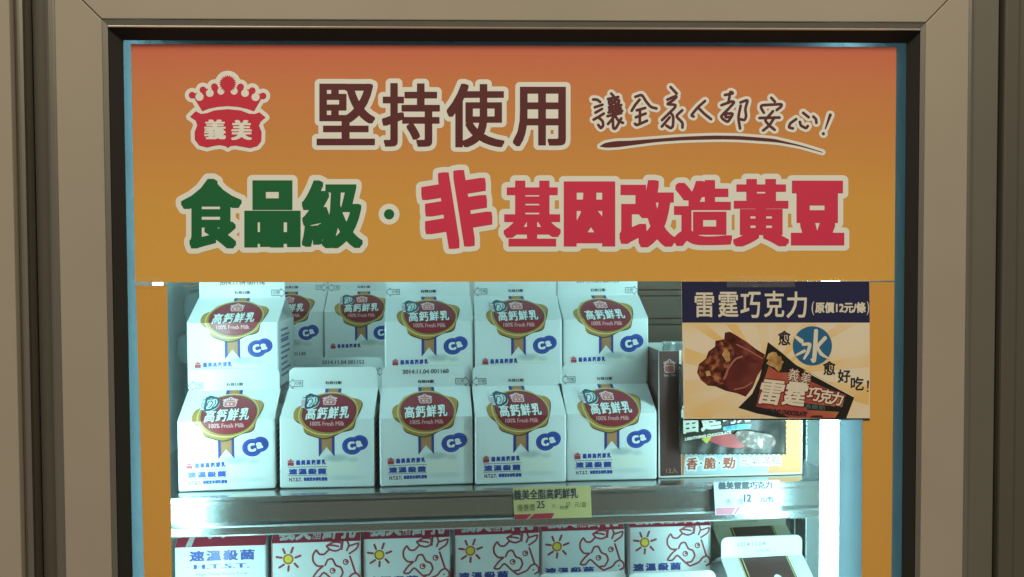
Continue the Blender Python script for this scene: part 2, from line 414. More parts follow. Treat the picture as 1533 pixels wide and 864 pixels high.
# ------------------------------------------------------------------ the door: mitred frame, trims, gasket, pane
YF = -0.0125
def xat(px, py, Y): return float(P(px, py, Y)[0])
def zat(px, py, Y): return float(P(px, py, Y)[2])
door = thing('fridge_door', 'beige framed glass fridge door with steel edging and black gasket', 'door', (0, 0, ZB))
xi0, xi1 = xat(159.5, 430, YF), xat(1382, 430, YF)          # inner edge of the beige frame
xo0, xo1 = xat(90, 430, YF), xat(1446, 430, YF)             # outer edge
zi = zat(766, 31.5, YF); zo = zi + (xi0 - xo0)
g = 0.0004
def prism(name, quad, y0, y1, m, parent, bev=0.0012):
    bm = bmesh.new(); a = [bm.verts.new((x, y0, z)) for x, z in quad]; b = [bm.verts.new((x, y1, z)) for x, z in quad]; n = len(quad)
    bm.faces.new(a); bm.faces.new(b[::-1])
    for i in range(n): bm.faces.new((a[i], b[i], b[(i + 1) % n], a[(i + 1) % n]))
    bmesh.ops.recalc_face_normals(bm, faces=bm.faces[:])
    if bev: bmesh.ops.bevel(bm, geom=bm.edges[:], offset=bev, segments=2, affect='EDGES', profile=0.5)
    for v in bm.verts: v.co -= parent.location
    return bm_obj(name, bm, m, parent)
ZD = -0.50
prism('frame_stile', [(xo0, ZD), (xi0, ZD), (xi0, zi - g), (xo0, zo - g)], YF, 0.012, PAINT, door, 0.0006)
prism('frame_stile', [(xi1, ZD), (xo1, ZD), (xo1, zo - g), (xi1, zi - g)], YF, 0.012, PAINT, door, 0.0006)
prism('frame_rail', [(xo0, zo + g), (xi0, zi + g), (xi1, zi + g), (xo1, zo + g)], YF, 0.012, PAINT, door, 0.0006)
# steel inner edging: sloping strips from the frame edge down towards the gasket
xs0, xs1 = xat(168.5, 430, -0.0112), xat(1374, 430, -0.0112); zs = zat(766, 40.5, -0.0112)
def strip(name, q, m):   # q: four (x,y,z) corners, given a little thickness
    v = np.array(q); n = np.cross(v[1] - v[0], v[3] - v[0]); n /= np.linalg.norm(n); w = np.concatenate([v, v + n * 0.0012 * (1 if n[1] > 0 else -1)])
    mesh_obj(name, w, [(0, 1, 2, 3), (7, 6, 5, 4), (0, 4, 5, 1), (1, 5, 6, 2), (2, 6, 7, 3), (3, 7, 4, 0)], m, door)
e = 0.0003
strip('steel_edging', [(xi0 + e, YF + 0.0002, ZD), (xs0, -0.0112, ZD), (xs0, -0.0112, zs - e), (xi0 + e, YF + 0.0002, zi - e)], STEEL)
strip('steel_edging', [(xs1, -0.0112, ZD), (xi1 - e, YF + 0.0002, ZD), (xi1 - e, YF + 0.0002, zi - e), (xs1, -0.0112, zs - e)], STEEL)
strip('steel_edging', [(xi0 + e, YF + 0.0002, zi - e), (xs0, -0.0112, zs - e), (xs1, -0.0112, zs - e), (xi1 - e, YF + 0.0002, zi - e)], STEEL)
# a thin polished bead where the edging meets the gasket
box('edging_bead', xs0, xs1, -0.0125, -0.0095, zs - 0.0018, zs - 0.0003, STEEL, door, bev=0.0005)
# black gasket frame
xg0, xg1 = xat(191, 430, -0.003), xat(1353.5, 430, -0.003); zg = zat(766, 62.5, -0.003)
strip('rubber_gasket', [(xs0 + e, -0.0107, ZD), (xg0, -0.003, ZD), (xg0, -0.003, zg), (xs0 + e, -0.0107, zs - 0.002)], RUBBER)
strip('rubber_gasket', [(xg1, -0.003, ZD), (xs1 - e, -0.0107, ZD), (xs1 - e, -0.0107, zs - 0.002), (xg1, -0.003, zg)], RUBBER)
strip('rubber_gasket', [(xs0 + e, -0.0107, zs - 0.002), (xg0, -0.003, zg), (xg1, -0.003, zg), (xs1 - e, -0.0107, zs - 0.002)], RUBBER)
GLASS = glass_mat('door_glass')
pane = box('glass_pane', xi0 + 0.003, xi1 - 0.003, 0.0010, 0.0050, ZD, zi - 0.003, GLASS, door)
# steel outer edging
box('outer_edging', xo0 - 0.0095, xo0 - 0.0003, YF + 0.004, 0.012, ZD, zo + 0.02, STEEL, door, bev=0.003)
box('outer_edging', xo1 + 0.0003, xo1 + 0.0068, YF + 0.004, 0.012, ZD, zo + 0.02, STEEL, door, bev=0.0025)

# neighbours of the door
nd = thing('fridge_door', 'sliver of the next beige fridge door at the far left edge', 'door', (-0.42, 0, ZB))
xn = xat(23, 430, YF)
box('frame_stile', xn - 0.05, xn, YF, 0.012, ZD, 0.28, PAINT, nd, bev=0.0008)
box('outer_edging', xn + 0.0003, xn + 0.0075, YF + 0.004, 0.012, ZD, 0.28, STEEL, nd, bev=0.0028)
xm0, xm1 = xn + 0.008, xo0 - 0.0125
mul = thing('door_mullion', 'dark recessed strip between the two fridge doors at the left', 'mullion', ((xm0 + xm1) / 2, 0.006, ZB))
box('face_panel', xm0, xm1, 0.004, 0.014, ZD, 0.30, DARKP, mul)
box('shadow_gap', xm1 + 0.0001, xo0 - 0.0098, 0.010, 0.014, ZD, 0.30, BLACK, mul)
xq0 = xo1 + 0.0072; xq1 = xat(1491, 430, -0.004); xq2 = xat(1497, 430, -0.004)
col = thing('side_panel', 'dark grey metal column panel beside the right door frame', 'panel', ((xq0 + xq1) / 2, 0.0, ZB))
box('face_panel', xq0, xq1, -0.004, 0.014, ZD, 0.30, GREYP, col, bev=0.001)
box('shadow_gap', xq1 + 0.0001, xq2, 0.006, 0.014, ZD, 0.30, BLACK, col)
col2 = thing('side_panel', 'dark grey ribbed panel at the far right edge beyond the black gap', 'panel', (xq2 + 0.03, 0.0, ZB))
box('face_panel', xq2 + 0.0002, xq2 + 0.0125, -0.006, 0.014, ZD, 0.30, DARKP, col2, bev=0.002)
box('face_panel', xq2 + 0.0127, xq2 + 0.06, -0.003, 0.014, ZD, 0.30, DARKP, col2, bev=0.002)

# ------------------------------------------------------------------ the orange sign and its side strips
PAPER = mat('white_sheet_back', (0.80, 0.80, 0.78), 0.6)
def sheet(name, quad, Y, th, m, parent):
    a = P([q[0] for q in quad], [q[1] for q in quad], Y - th); b = a + np.array([0, th, 0])
    return mesh_obj(name, np.concatenate([a, b]), [(0, 1, 2, 3), (7, 6, 5, 4), (0, 4, 5, 1), (1, 5, 6, 2), (2, 6, 7, 3), (3, 7, 4, 0)], [m, PAPER], parent, mi=[0, 1, 0, 0, 0, 0])
sc_ = P(770, 243, 0.0)
sign = thing('banner_sign', 'wide orange banner of big Chinese lettering stuck across the glass door', 'sign', tuple(P(770, 421, 0.0)))
hz = 0.1765
ORANGE = ramp_mat('orange_gradient_print', 'Z', [(0.0, (0.70, 0.385, 0.075)), (0.055, (0.68, 0.355, 0.07)), (0.11, (0.62, 0.265, 0.07)), (0.150, (0.62, 0.205, 0.075)), (0.172, (0.62, 0.15, 0.08)), (0.1766, (0.60, 0.11, 0.075))], rough=0.48, noise=0.05, nscale=700)
YS = 0.0
sheet('backing_sheet', [(196, 66), (1342, 70.5), (1339, 420.5), (202.5, 423)], YS, 0.0005, ORANGE, sign)
SM = door_map(YS - 0.0005)
a = Art(); k = Ink(452, 105, 870, 240, 0.5)
for ch, b in (('堅', (474.2, 125.4, 561.3, 217.5)), ('持', (572, 124.6, 658.3, 219.6)), ('使', (668.8, 125.4, 755, 220.4)), ('用', (768, 130, 847, 219))):
    k.text(ch, *b, dil=(2.3, 1.4), m=14)
a.ink(k, WHITE, 1, 7).ink(k, MAROON, 2).build('maroon_lettering', SM, sign)
a = Art(); k = Ink(252, 248, 620, 392, 0.5)
k.text('食', 271, 267.7, 361.7, 372, dil=(4.5, 2.5), m=14).text('品', 365.7, 270, 450, 370.6, dil=(7, 5), m=14).text('級', 452, 270, 543, 371.7, dil=(4.0, 2.5), m=14)
k.circle(582.5, 320.8, 7.7, m=14)
a.ink(k, WHITE, 1, 8).ink(k, GREEN, 2).build('green_lettering', SM, sign)
a = Art(); k = Ink(606, 232, 1286, 396, 0.5)
k.text('非', 633, 256, 734, 371, dil=(4.2, 5.6), rot=9, m=14)
for ch, b, d in (('基', (754, 270.4, 839.6, 369), (4.5, 2.5)), ('因', (844, 271.7, 921, 369), (7, 4.9)), ('改', (927.5, 269.6, 1010, 370.4), (5.0, 4.0)), ('造', (1009, 269.6, 1096, 368.3), (4.5, 3.0)),
                 ('黃', (1097.5, 268, 1181, 369), (5.0, 2.5)), ('豆', (1184, 270.4, 1264, 367.5), (7, 6))):
    k.text(ch, *b, dil=d, m=14)
a.ink(k, WHITE, 1, 8).ink(k, RED, 2).build('red_lettering', SM, sign)

# crown and shield emblem, drawn once in its own 922 x 864 space
def emblem_inks(h=4):
    o = Ink(30, 60, 900, 850, h)
    band = [(160, 300), (245, 442), (300, 420), (380, 403), (465, 397), (550, 403), (630, 420), (693, 442), (772, 305), (677, 265), (578, 232), (470, 220), (350, 228), (253, 258)]
    o.poly(band, 60)
    for x, y, r in ((222, 316, 36), (311, 284, 34), (407, 268, 31), (521, 268, 31), (615, 284, 34), (706, 318, 36)): o.cut(x, y, r)
    for x, y in ((222, 275), (311, 235), (404, 225), (524, 225), (615, 235), (706, 275)): o.cut(x, y, 22)
    for x, y, r in ((159, 303, 29), (252, 257, 29), (351, 229, 29), (577, 231, 29), (677, 263, 29), (770, 309, 29)): o.circle(x, y, r, m=60)
    star = [(466 + (78 if i % 2 else 58) * math.cos(2 * math.pi * i / 44), 203 + (78 if i % 2 else 58) * math.sin(2 * math.pi * i / 44)) for i in range(44)]
    o.poly(star, 60)
    shield = [(140, 490), (190, 440), (235, 464), (285, 458), (350, 434), (465, 423), (580, 434), (650, 462), (700, 465), (740, 450), (793, 495), (750, 530), (735, 565), (758, 620), (755, 700), (722, 742), (660, 760), (590, 747),
              (530, 737), (490, 742), (467, 758), (445, 742), (400, 733), (345, 740), (285, 755), (220, 737), (182, 690), (180, 620), (203, 565), (190, 522)]
    o.poly(shield, 60)
    t = Ink(255, 500, 690, 700, h * 0.8)
    t.text('義', 264, 512, 450, 684, dil=(12, 4), m=20).text('美', 494, 516, 676, 690, dil=(14, 4), m=20)
    return o, t
EO, ET = emblem_inks()
def emblem(art, box_, edge, body, layer, level=34, text=True):
    x0, y0, x1, y1 = box_; sx, sy = (x1 - x0) / (850 - 80), (y1 - y0) / (812 - 90)
    tr = lambda v: np.stack([x0 + (v[:, 0] - 80) * sx, y0 + (v[:, 1] - 90) * sy], 1)
    for ink_, lev, m, l in ((EO, level, edge, layer), (EO, 0, body, layer + 1)) + (((ET, 0, edge, layer + 2),) if text else ()):
        v, f = ink_.mesh(lev, 0.3)
        art.L.append((tr(v), f, m, l))
    return art
a = Art(); emblem(a, (273.9, 105.6, 407.6, 231), WHITE, mat('emblem_red', (0.60, 0.028, 0.065), 0.4), 1); a.build('crown_emblem', SM, sign)

# handwritten line
def z4(pts): return [(870 + p[0] / 7.2, 120 + p[1] / 7.2) + tuple(q / 7.2 for q in p[2:]) for p in pts]
def z5(pts): return [(1060 + p[0] / 7.2, 120 + p[1] / 7.2) + tuple(q / 7.2 for q in p[2:]) for p in pts]
H4 = [[(130, 208), (175, 210), (205, 235)], [(148, 292), (230, 265)], [(155, 350), (225, 310)], [(135, 425), (185, 398), (245, 360)], [(188, 402), (232, 440), (240, 490), (212, 520), (185, 482)],
      [(325, 145), (350, 172)], [(290, 203), (400, 182)], [(300, 222), (303, 262), (338, 255), (336, 222), (300, 224)], [(362, 218), (412, 214), (404, 252), (364, 254), (360, 220)],
      [(300, 292), (432, 268)], [(304, 318), (428, 302)], [(296, 348), (442, 330)], [(332, 275), (336, 345)], [(388, 262), (386, 338)], [(285, 388), (432, 355)], [(372, 362), (335, 420), (290, 472)],
      [(342, 405), (345, 520), (372, 525), (432, 412)], [(372, 392), (402, 440), (450, 460)],
      [(585, 180), (655, 155), (700, 230), (750, 290), (812, 305)], [(630, 210), (580, 270), (545, 330)], [(600, 325), (690, 300)], [(590, 400), (695, 360)], [(635, 320), (632, 460)], [(580, 470), (600, 487), (710, 437)],
      [(965, 75), (1030, 145)], [(930, 210), (1020, 170), (1030, 182), (985, 222), (935, 252)], [(935, 260), (1020, 265), (1012, 295), (960, 345), (872, 430)], [(960, 345), (995, 390), (990, 500), (965, 520), (920, 490)], [(955, 400), (870, 500)],
      [(1090, 325), (1020, 388), (1095, 460), (1092, 510)], [(1335, 225), (1260, 290), (1185, 380), (1212, 392)], [(1270, 305), (1330, 365), (1400, 420)]]
H5 = [[(182, 160), (275, 142), (240, 122), (228, 200), (218, 245)], [(145, 270), (262, 226), (285, 240), (215, 315), (138, 390), (160, 420), (215, 455), (275, 356), (184, 362), (190, 402), (236, 396)],
      [(350, 240), (432, 210), (400, 310), (412, 390), (395, 432), (342, 420)], [(352, 275), (325, 400), (345, 520)],
      [(682, 190), (720, 232)], [(602, 350), (570, 300), (575, 270), (690, 264), (795, 258), (790, 285), (740, 322)], [(555, 408), (770, 403)], [(700, 335), (650, 392), (612, 432), (660, 490), (718, 535)], [(708, 415), (660, 490), (595, 542)],
      [(950, 420), (885, 465), (870, 510), (915, 520)], [(990, 450), (1000, 490), (1058, 520), (1075, 495)], [(1025, 352), (1085, 400)], [(1135, 393), (1164, 420), (1168, 460)], [(1318, 375, 17), (1265, 522, 7)], [(1243, 577, 17), (1244, 578, 17)]]
k = Ink(876, 120, 1256, 238, 0.45)
for s_ in H4: k.stroke(z4(s_), 15 / 7.2, m=7)
for s_ in H5: k.stroke(z5(s_), 15 / 7.2, m=7)
UL = z4([(205, 713, 4), (262, 702, 26), (380, 690, 34), (520, 680, 26), (800, 650, 18), (1100, 628, 19), (1430, 618, 21)]) + z5([(150, 618, 20), (350, 622, 20), (700, 648, 18), (800, 666, 12), (1000, 708, 7), (1232, 778, 4)])
k.stroke(UL, 2, m=7)
a = Art().ink(k, WHITE, 1, 4.1, tol=0.12).ink(k, MAROON, 2, tol=0.12); a.build('handwritten_lettering', SM, sign)

STRIPM = ramp_mat('orange_strip_print', 'Z', [(0.0, (0.68, 0.36, 0.075)), (0.3, (0.66, 0.34, 0.07))], rough=0.48, noise=0.05, nscale=700)
sl = thing('orange_strip', 'plain orange vertical strip down the left side of the glass', 'strip', tuple(P(236, 900, 0.0)))
sheet('backing_sheet', [(203, 426.5), (250, 427), (258, 900), (217, 900)], YS, 0.0004, STRIPM, sl)
srr = thing('orange_strip', 'plain orange vertical strip down the right side beside the picture card', 'strip', tuple(P(1310, 900, 0.0)))
sheet('backing_sheet', [(1293, 422.5), (1339, 422.5), (1334, 900), (1289.5, 900)], YS, 0.0004, STRIPM, srr)

# ------------------------------------------------------------------ the taped picture card
card = thing('picture_card', 'glossy laminated chocolate bar picture card with navy header taped on the glass', 'poster', tuple(P(1162, 628, -0.001)))
YC = -0.0008
LAM = 0.35
def cm(n, c, **k): return mat(n, c, 0.34, coat=LAM, bump=0.05, bscale=45, **k)
CREAM = blotch_mat('card_cream_rays', [(0.80, 0.62, 0.34), (0.80, 0.69, 0.53), (0.80, 0.71, 0.57)], 16, 0.34, LAM, detail=1, stretch=(0.7, 1, 2.2), bump=0.05)
NAVY = cm('card_navy', (0.014, 0.018, 0.075))
CTX = cm('card_cream_ink', (0.72, 0.68, 0.58))
CBLK = cm('card_black_ink', (0.018, 0.02, 0.03))
sheet('backing_sheet', [(1020, 421.5), (1302, 421), (1302.5, 628.5), (1024, 629.5)], YC, 0.0006, CREAM, card)
CM = door_map(YC - 0.0006)
k = Ink(1025.5, 485, 1301, 625.5, 1.0); rr = random.Random(5); an = 0.1
while an < 6.2:
    w_ = rr.uniform(0.10, 0.24); k.poly([(1150, 562), (1150 + 260 * math.cos(an), 562 + 260 * math.sin(an)), (1150 + 260 * math.cos(an + w_), 562 + 260 * math.sin(an + w_))]); an += w_ + rr.uniform(0.16, 0.34)
Art().ink(k, blotch_mat('card_yellow_rays', [(0.80, 0.66, 0.46), (0.80, 0.58, 0.28), (0.78, 0.52, 0.18)], 22, 0.34, LAM, detail=1), 0.5).build('ray_print', CM, card)
a = Art().poly([(1020.3, 421.7), (1301.5, 421.3), (1302, 483), (1021.3, 483)], NAVY, 1); a.build('navy_header', CM, card)
a = Art().poly([(1024, 627.2), (1302, 626.2), (1302.3, 628.4), (1024, 629.4)], CBLK, 1)
a.build('black_border', CM, card)
a = Art(); k = Ink(1030, 430, 1305, 482, 0.5)
for ch, b in (('雷', (1040, 438, 1069, 475)), ('霆', (1075, 437, 1105.5, 475)), ('巧', (1108.5, 437, 1138.6, 476)), ('克', (1144, 435.5, 1174, 475)), ('力', (1177.5, 436.5, 1208, 476))): k.text(ch, *b, dil=(0.5, 0.5))
k.text('(', 1215, 451, 1219, 472).text('原價12元/條', 1220.5, 452.5, 1296, 468.5, dil=(0.4, 0.3)).text(')', 1297.5, 451, 1301.2, 472)
a.ink(k, CTX, 2, tol=0.12).build('title_lettering', CM, card)
def z6(pts): return [(1020 + p[0] / 5.286, 480 + p[1] / 5.286) + tuple(q / 5.286 for q in p[2:]) for p in pts]
CHOC = blotch_mat('card_chocolate', [(0.022, 0.005, 0.004), (0.10, 0.016, 0.012), (0.24, 0.055, 0.045)], 70, 0.32, LAM, detail=3)
CHOC2 = blotch_mat('card_chocolate_smooth', [(0.06, 0.009, 0.008), (0.115, 0.018, 0.016), (0.17, 0.038, 0.034)], 45, 0.32, LAM, detail=1)
CRISP = blotch_mat('card_crisp_bite', [(0.03, 0.006, 0.004), (0.15, 0.03, 0.018), (0.42, 0.17, 0.07)], 230, 0.34, LAM, detail=3)
NUT = blotch_mat('card_nut', [(0.30, 0.14, 0.04), (0.62, 0.42, 0.18)], 150, 0.34, LAM)
HIL = cm('card_chocolate_sheen', (0.36, 0.13, 0.11))
a = Art()
k = Ink(1040, 490, 1150, 602, 0.6).poly(z6([(345, 95), (385, 88), (440, 120), (520, 170), (590, 225), (662, 268), (645, 370), (600, 440), (565, 530), (510, 602), (440, 575), (350, 555), (270, 520), (210, 515), (155, 470), (125, 410), (140, 345), (195, 300), (215, 245), (268, 205), (270, 160), (340, 148)]))
a.ink(k, CHOC, 1)
a.ink(Ink(1080, 520, 1150, 602, 0.6).poly(z6([(370, 430), (400, 350), (470, 320), (640, 340), (640, 372), (598, 440), (560, 530), (508, 596), (440, 570), (370, 548), (355, 480)])), CHOC2, 2)
a.ink(Ink(1040, 500, 1100, 590, 0.6).poly(z6([(350, 150), (400, 200), (420, 270), (380, 330), (370, 420), (330, 500), (280, 515), (215, 508), (160, 465), (132, 410), (148, 350), (200, 310), (225, 250), (275, 212), (300, 170)])), CRISP, 2)
a.ink(Ink(1075, 515, 1100, 545, 0.4).poly(z6([(345, 212), (382, 250), (386, 318), (358, 330), (322, 272)])), NUT, 3)
a.ink(Ink(1050, 550, 1080, 570, 0.4).poly(z6([(190, 400), (222, 395), (235, 435), (200, 440)])), NUT, 3)
k = Ink(1080, 515, 1150, 590, 0.4).stroke(z6([(340, 460), (375, 370), (430, 300), (480, 285)]), 1.6).stroke(z6([(440, 190), (520, 230), (600, 275), (640, 300)]), 1.1).stroke(z6([(420, 545), (500, 530), (560, 490)]), 1.0)
a.ink(k, HIL, 3); a.build('chocolate_picture', CM, card)
a = Art()
WRD = cm('card_wrapper_dark', (0.012, 0.012, 0.010))
WRO = blotch_mat('card_wrapper_orange', [(0.30, 0.035, 0.04), (0.42, 0.09, 0.06), (0.50, 0.20, 0.09)], 28, 0.34, LAM, detail=1)
k = Ink(1098, 508, 1290, 632, 0.6).poly(z6([(685, 170), (790, 250), (905, 350), (1130, 470), (1372, 600), (1305, 774), (770, 768), (600, 735), (450, 690), (560, 580), (620, 450), (660, 290)]))
a.ink(k, WRD, 1)
k = Ink(1120, 540, 1285, 630, 0.6).poly(z6([(665, 440), (690, 360), (770, 410), (870, 412), (1000, 470), (1130, 530), (1300, 590), (1270, 690), (1215, 772), (860, 768), (680, 700), (590, 680), (620, 560)]))
a.ink(k, WRO, 2)
k = Ink(1140, 522, 1180, 560, 0.4).poly(z6([(690, 262), (720, 248), (752, 252), (765, 280), (790, 282), (795, 315), (812, 325), (795, 350), (790, 385), (770, 405), (735, 370), (700, 358), (672, 340), (690, 315), (672, 300)]))
a.ink(k, NUT, 3)
k = Ink(1190, 555, 1284, 600, 0.5).stroke(z6([(905, 358), (1130, 478), (1365, 602)]), 0.9); a.ink(k, CREAM, 3)
k = Ink(1195, 622, 1262, 630, 0.4).poly(z6([(1010, 768), (1060, 735), (1110, 735), (1140, 768)])); a.ink(k, CRISP, 3)
a.build('wrapper_picture', CM, card)
a = Art(); k = Ink(1130, 545, 1270, 626, 0.4)
k.text('義', 1180, 552.5, 1196.5, 570.5, rot=-13, m=4).text('美', 1198.5, 558, 1214, 575, rot=-13, m=4)
a2 = Art(); a2.ink(k, cm('card_wrapper_red', (0.20, 0.02, 0.025)), 4, 0.9, tol=0.12).ink(k, CTX, 5, tol=0.12)
k = Ink(1128, 560, 1270, 615, 0.4)
k.text('雷', 1137, 569, 1172, 606, dil=(0.8, 0.8), rot=-6, shear=0.18, m=5).text('霆', 1174, 572, 1208, 608, dil=(0.8, 0.8), rot=-6, shear=0.18, m=5)
k.text('巧', 1209, 580, 1228, 600, dil=(0.4, 0.4), rot=-9, shear=0.15, m=5).text('克', 1227, 583, 1246, 604, dil=(0.4, 0.4), rot=-9, shear=0.15, m=5).text('力', 1244, 587, 1262, 607, dil=(0.4, 0.4), rot=-9, shear=0.15, m=5)
a2.ink(k, cm('card_wrapper_red', (0.20, 0.02, 0.025)), 4, 1.6, tol=0.12).ink(k, CTX, 5, tol=0.12)
k = Ink(1108, 605, 1262, 626, 0.3)
k.text('LIGHTNING CHOCOLATE', 1136, 613.5, 1208, 620.5, rot=-5, shear=0.3, dil=(0.3, 0.3)); a2.ink(k, CBLK, 5, tol=0.12)
k = Ink(1198, 600, 1264, 622, 0.4).poly(z6([(960, 665), (985, 655), (1275, 685), (1262, 722), (1000, 705)])); a2.ink(k, WRD, 4)
k = Ink(1200, 603, 1262, 620, 0.3).text('香脆勁', 1205, 606, 1235, 613, rot=-5); a2.ink(k, cm('card_teal', (0.10, 0.20, 0.20)), 5, tol=0.1)
a2.build('wrapper_lettering', CM, card)
a = Art(); BLU = cm('card_blue', (0.02, 0.13, 0.30))
a.ink(Ink(1184, 485, 1248, 550, 0.5).circle(1216.2, 517.8, 29.3), BLU, 2)
k = Ink(1184, 485, 1250, 550, 0.4)
for s_ in ([(905, 128, 12), (950, 162, 18)], [(912, 272, 9), (975, 240, 12)], [(965, 188, 13), (1022, 184, 13), (1002, 250, 13), (972, 300, 9)], [(1066, 82, 16), (1060, 200, 17), (1050, 325, 17), (1030, 308, 8)], [(1138, 138, 15), (1085, 195, 14), (1078, 215, 11), (1105, 265, 15), (1165, 300, 6)]):
    k.stroke(z6(s_), 2.4)
a.ink(k, CTX, 3, tol=0.12); a.build('ice_badge', CM, card)
for ch, b in (('愈', (1164.7, 495, 1183.6, 517)), ('愈', (1232, 540.5, 1251, 561.5)), ('好', (1254, 553, 1273.5, 573)), ('吃', (1273.5, 564, 1293.4, 584.5)), ('!', None)):
    k = Ink(1160, 490, 1304, 592, 0.4)
    if b: k.text(ch, *b, dil=(0.6, 0.5))
    else: k.stroke([(1299.6, 571, 1.5), (1299.3, 581, 1.0)], 1.2).circle(1299.2, 585.4, 1.3)
    Art().ink(k, CBLK, 2, tol=0.12).build('slogan_character', CM, card)
# crumpled clear tape holding sign and card
TAPE = film_mat('clear_tape', (0.7, 0.66, 0.55), 0.90, 0.12, 1.0, 240)
def tape(label, quad, Y, n=14):
    t = thing('clear_tape', label, 'tape', tuple(P(quad[3][0], quad[3][1], Y)), 0, 'clear tape on the glass')
    q = P([p[0] for p in quad], [p[1] for p in quad], Y); V = []; F = []
    for j in range(4):
        for i in range(n):
            u, w = i / (n - 1), j / 3
            p = (q[0] * (1 - u) + q[1] * u) * (1 - w) + (q[3] * (1 - u) + q[2] * u) * w
            V.append(p + np.array([0, -random.random() * 0.0007, 0]))
    for j in range(3):
        for i in range(n - 1): F.append((j * n + i, j * n + i + 1, (j + 1) * n + i + 1, (j + 1) * n + i))
    mesh_obj('film', V, F, TAPE, t)
tape('crumpled clear tape over the top edge of the picture card', [(1088, 413), (1190, 414), (1190, 430), (1088, 430)], -0.0020)
tape('short clear tape at the top of the left orange strip', [(200, 416), (240, 417), (240, 431), (200, 431)], -0.0012, 6)

# ------------------------------------------------------------------ shelves
YAW = math.radians(3.25); SYAW = math.radians(3.25)
UX, UY = np.array([math.cos(YAW), math.sin(YAW), 0]), np.array([-math.sin(YAW), math.cos(YAW), 0])
ZS = -0.2669
A0 = P(265, 738, 0.080); A0[2] = ZS
LIP = [(-0.012, 0.0), (-0.0155, -0.0008), (-0.0165, -0.0025), (-0.0162, -0.0050), (-0.0120, -0.0062), (-0.0115, -0.0080), (-0.0115, -0.0230), (-0.0165, -0.0246), (-0.0180, -0.0257), (-0.0180, -0.0316), (-0.0170, -0.0330), (-0.008, -0.0330), (-0.004, -0.0200), (0.0, -0.0035), (0.0, 0.0)]
def shelf(label, z, u0, u1):
    s = thing('metal_shelf', label, 'shelf', (A0[0], A0[1], z), SYAW)
    bm_obj('price_rail', extrude_bm(LIP, u0, u1), BRUSHED, s)
    bm_obj('deck', box_bm(u0, u1, 0.0002, 0.355, -0.003, -0.0003, 0.0005), BRUSHED, s)
    for u in (u0 + 0.02, u1 - 0.04):
        bm_obj('bracket', box_bm(u, u + 0.004, 0.03, 0.355, -0.022, -0.0032, 0.001), BRUSHED, s)
    return s
us = shelf('brushed steel upper shelf with a price rail, under the blue badge cartons', ZS, -0.052, 0.575)
ZL = -0.448
ls = shelf('lower steel shelf mostly below the picture under the red banded cartons', ZL, -0.052, 0.575)

# ------------------------------------------------------------------ gable-top cartons
W, D, RISE, FIN = 0.080, 0.080, 0.021, 0.019
SLOPE = math.hypot(D / 2, RISE)
def board_mat(name, col=(0.78, 0.80, 0.79), splash=False):
    m = mat(name, col, 0.38, coat=0.25, noise=0.03, nscale=30, bump=0.05, bscale=160); nt = m.node_tree; N = nt.nodes; L = nt.links
    if splash:   # printed milk splash at the lower right of the front: soft grey-blue pool and a cream rim
        tc = [n for n in N if n.type == 'TEX_COORD'][0]; base = [n for n in N if n.type == 'MIX'][0].outputs[2]
        for cx, cz, rx, rz, c, s_ in ((0.010, 0.0185, 0.026, 0.0125, (0.80, 0.80, 0.70), 0.9), (0.008, 0.0255, 0.013, 0.0042, (0.40, 0.48, 0.50), 0.75), (0.022, 0.0240, 0.006, 0.003, (0.50, 0.56, 0.56), 0.6), (0.016, 0.0085, 0.020, 0.0030, (0.55, 0.62, 0.62), 0.55)):
            mp = N.new('ShaderNodeMapping'); mp.vector_type = 'POINT'
            mp.inputs['Scale'].default_value = (1 / rx, 0, 1 / rz); mp.inputs['Location'].default_value = (-cx / rx, 0, -cz / rz)
            L.new(tc.outputs['Object'], mp.inputs[0]); gr = N.new('ShaderNodeTexGradient'); gr.gradient_type = 'SPHERICAL'; L.new(mp.outputs[0], gr.inputs[0])
            mu = N.new('ShaderNodeMath'); mu.operation = 'MULTIPLY'; mu.use_clamp = True; mu.inputs[1].default_value = 1.8; L.new(gr.outputs['Fac'], mu.inputs[0])
            m2 = N.new('ShaderNodeMath'); m2.operation = 'MULTIPLY'; m2.inputs[1].default_value = s_; L.new(mu.outputs[0], m2.inputs[0])
            mx = N.new('ShaderNodeMix'); mx.data_type = 'RGBA'; mx.inputs[7].default_value = (*c, 1); L.new(base, mx.inputs[6]); L.new(m2.outputs[0], mx.inputs[0]); base = mx.outputs[2]
        L.new(base, N['Principled BSDF'].inputs['Base Color'])
    return m
BOARD = board_mat('carton_board'); BOARDS = board_mat('milk_carton_board', splash=True)
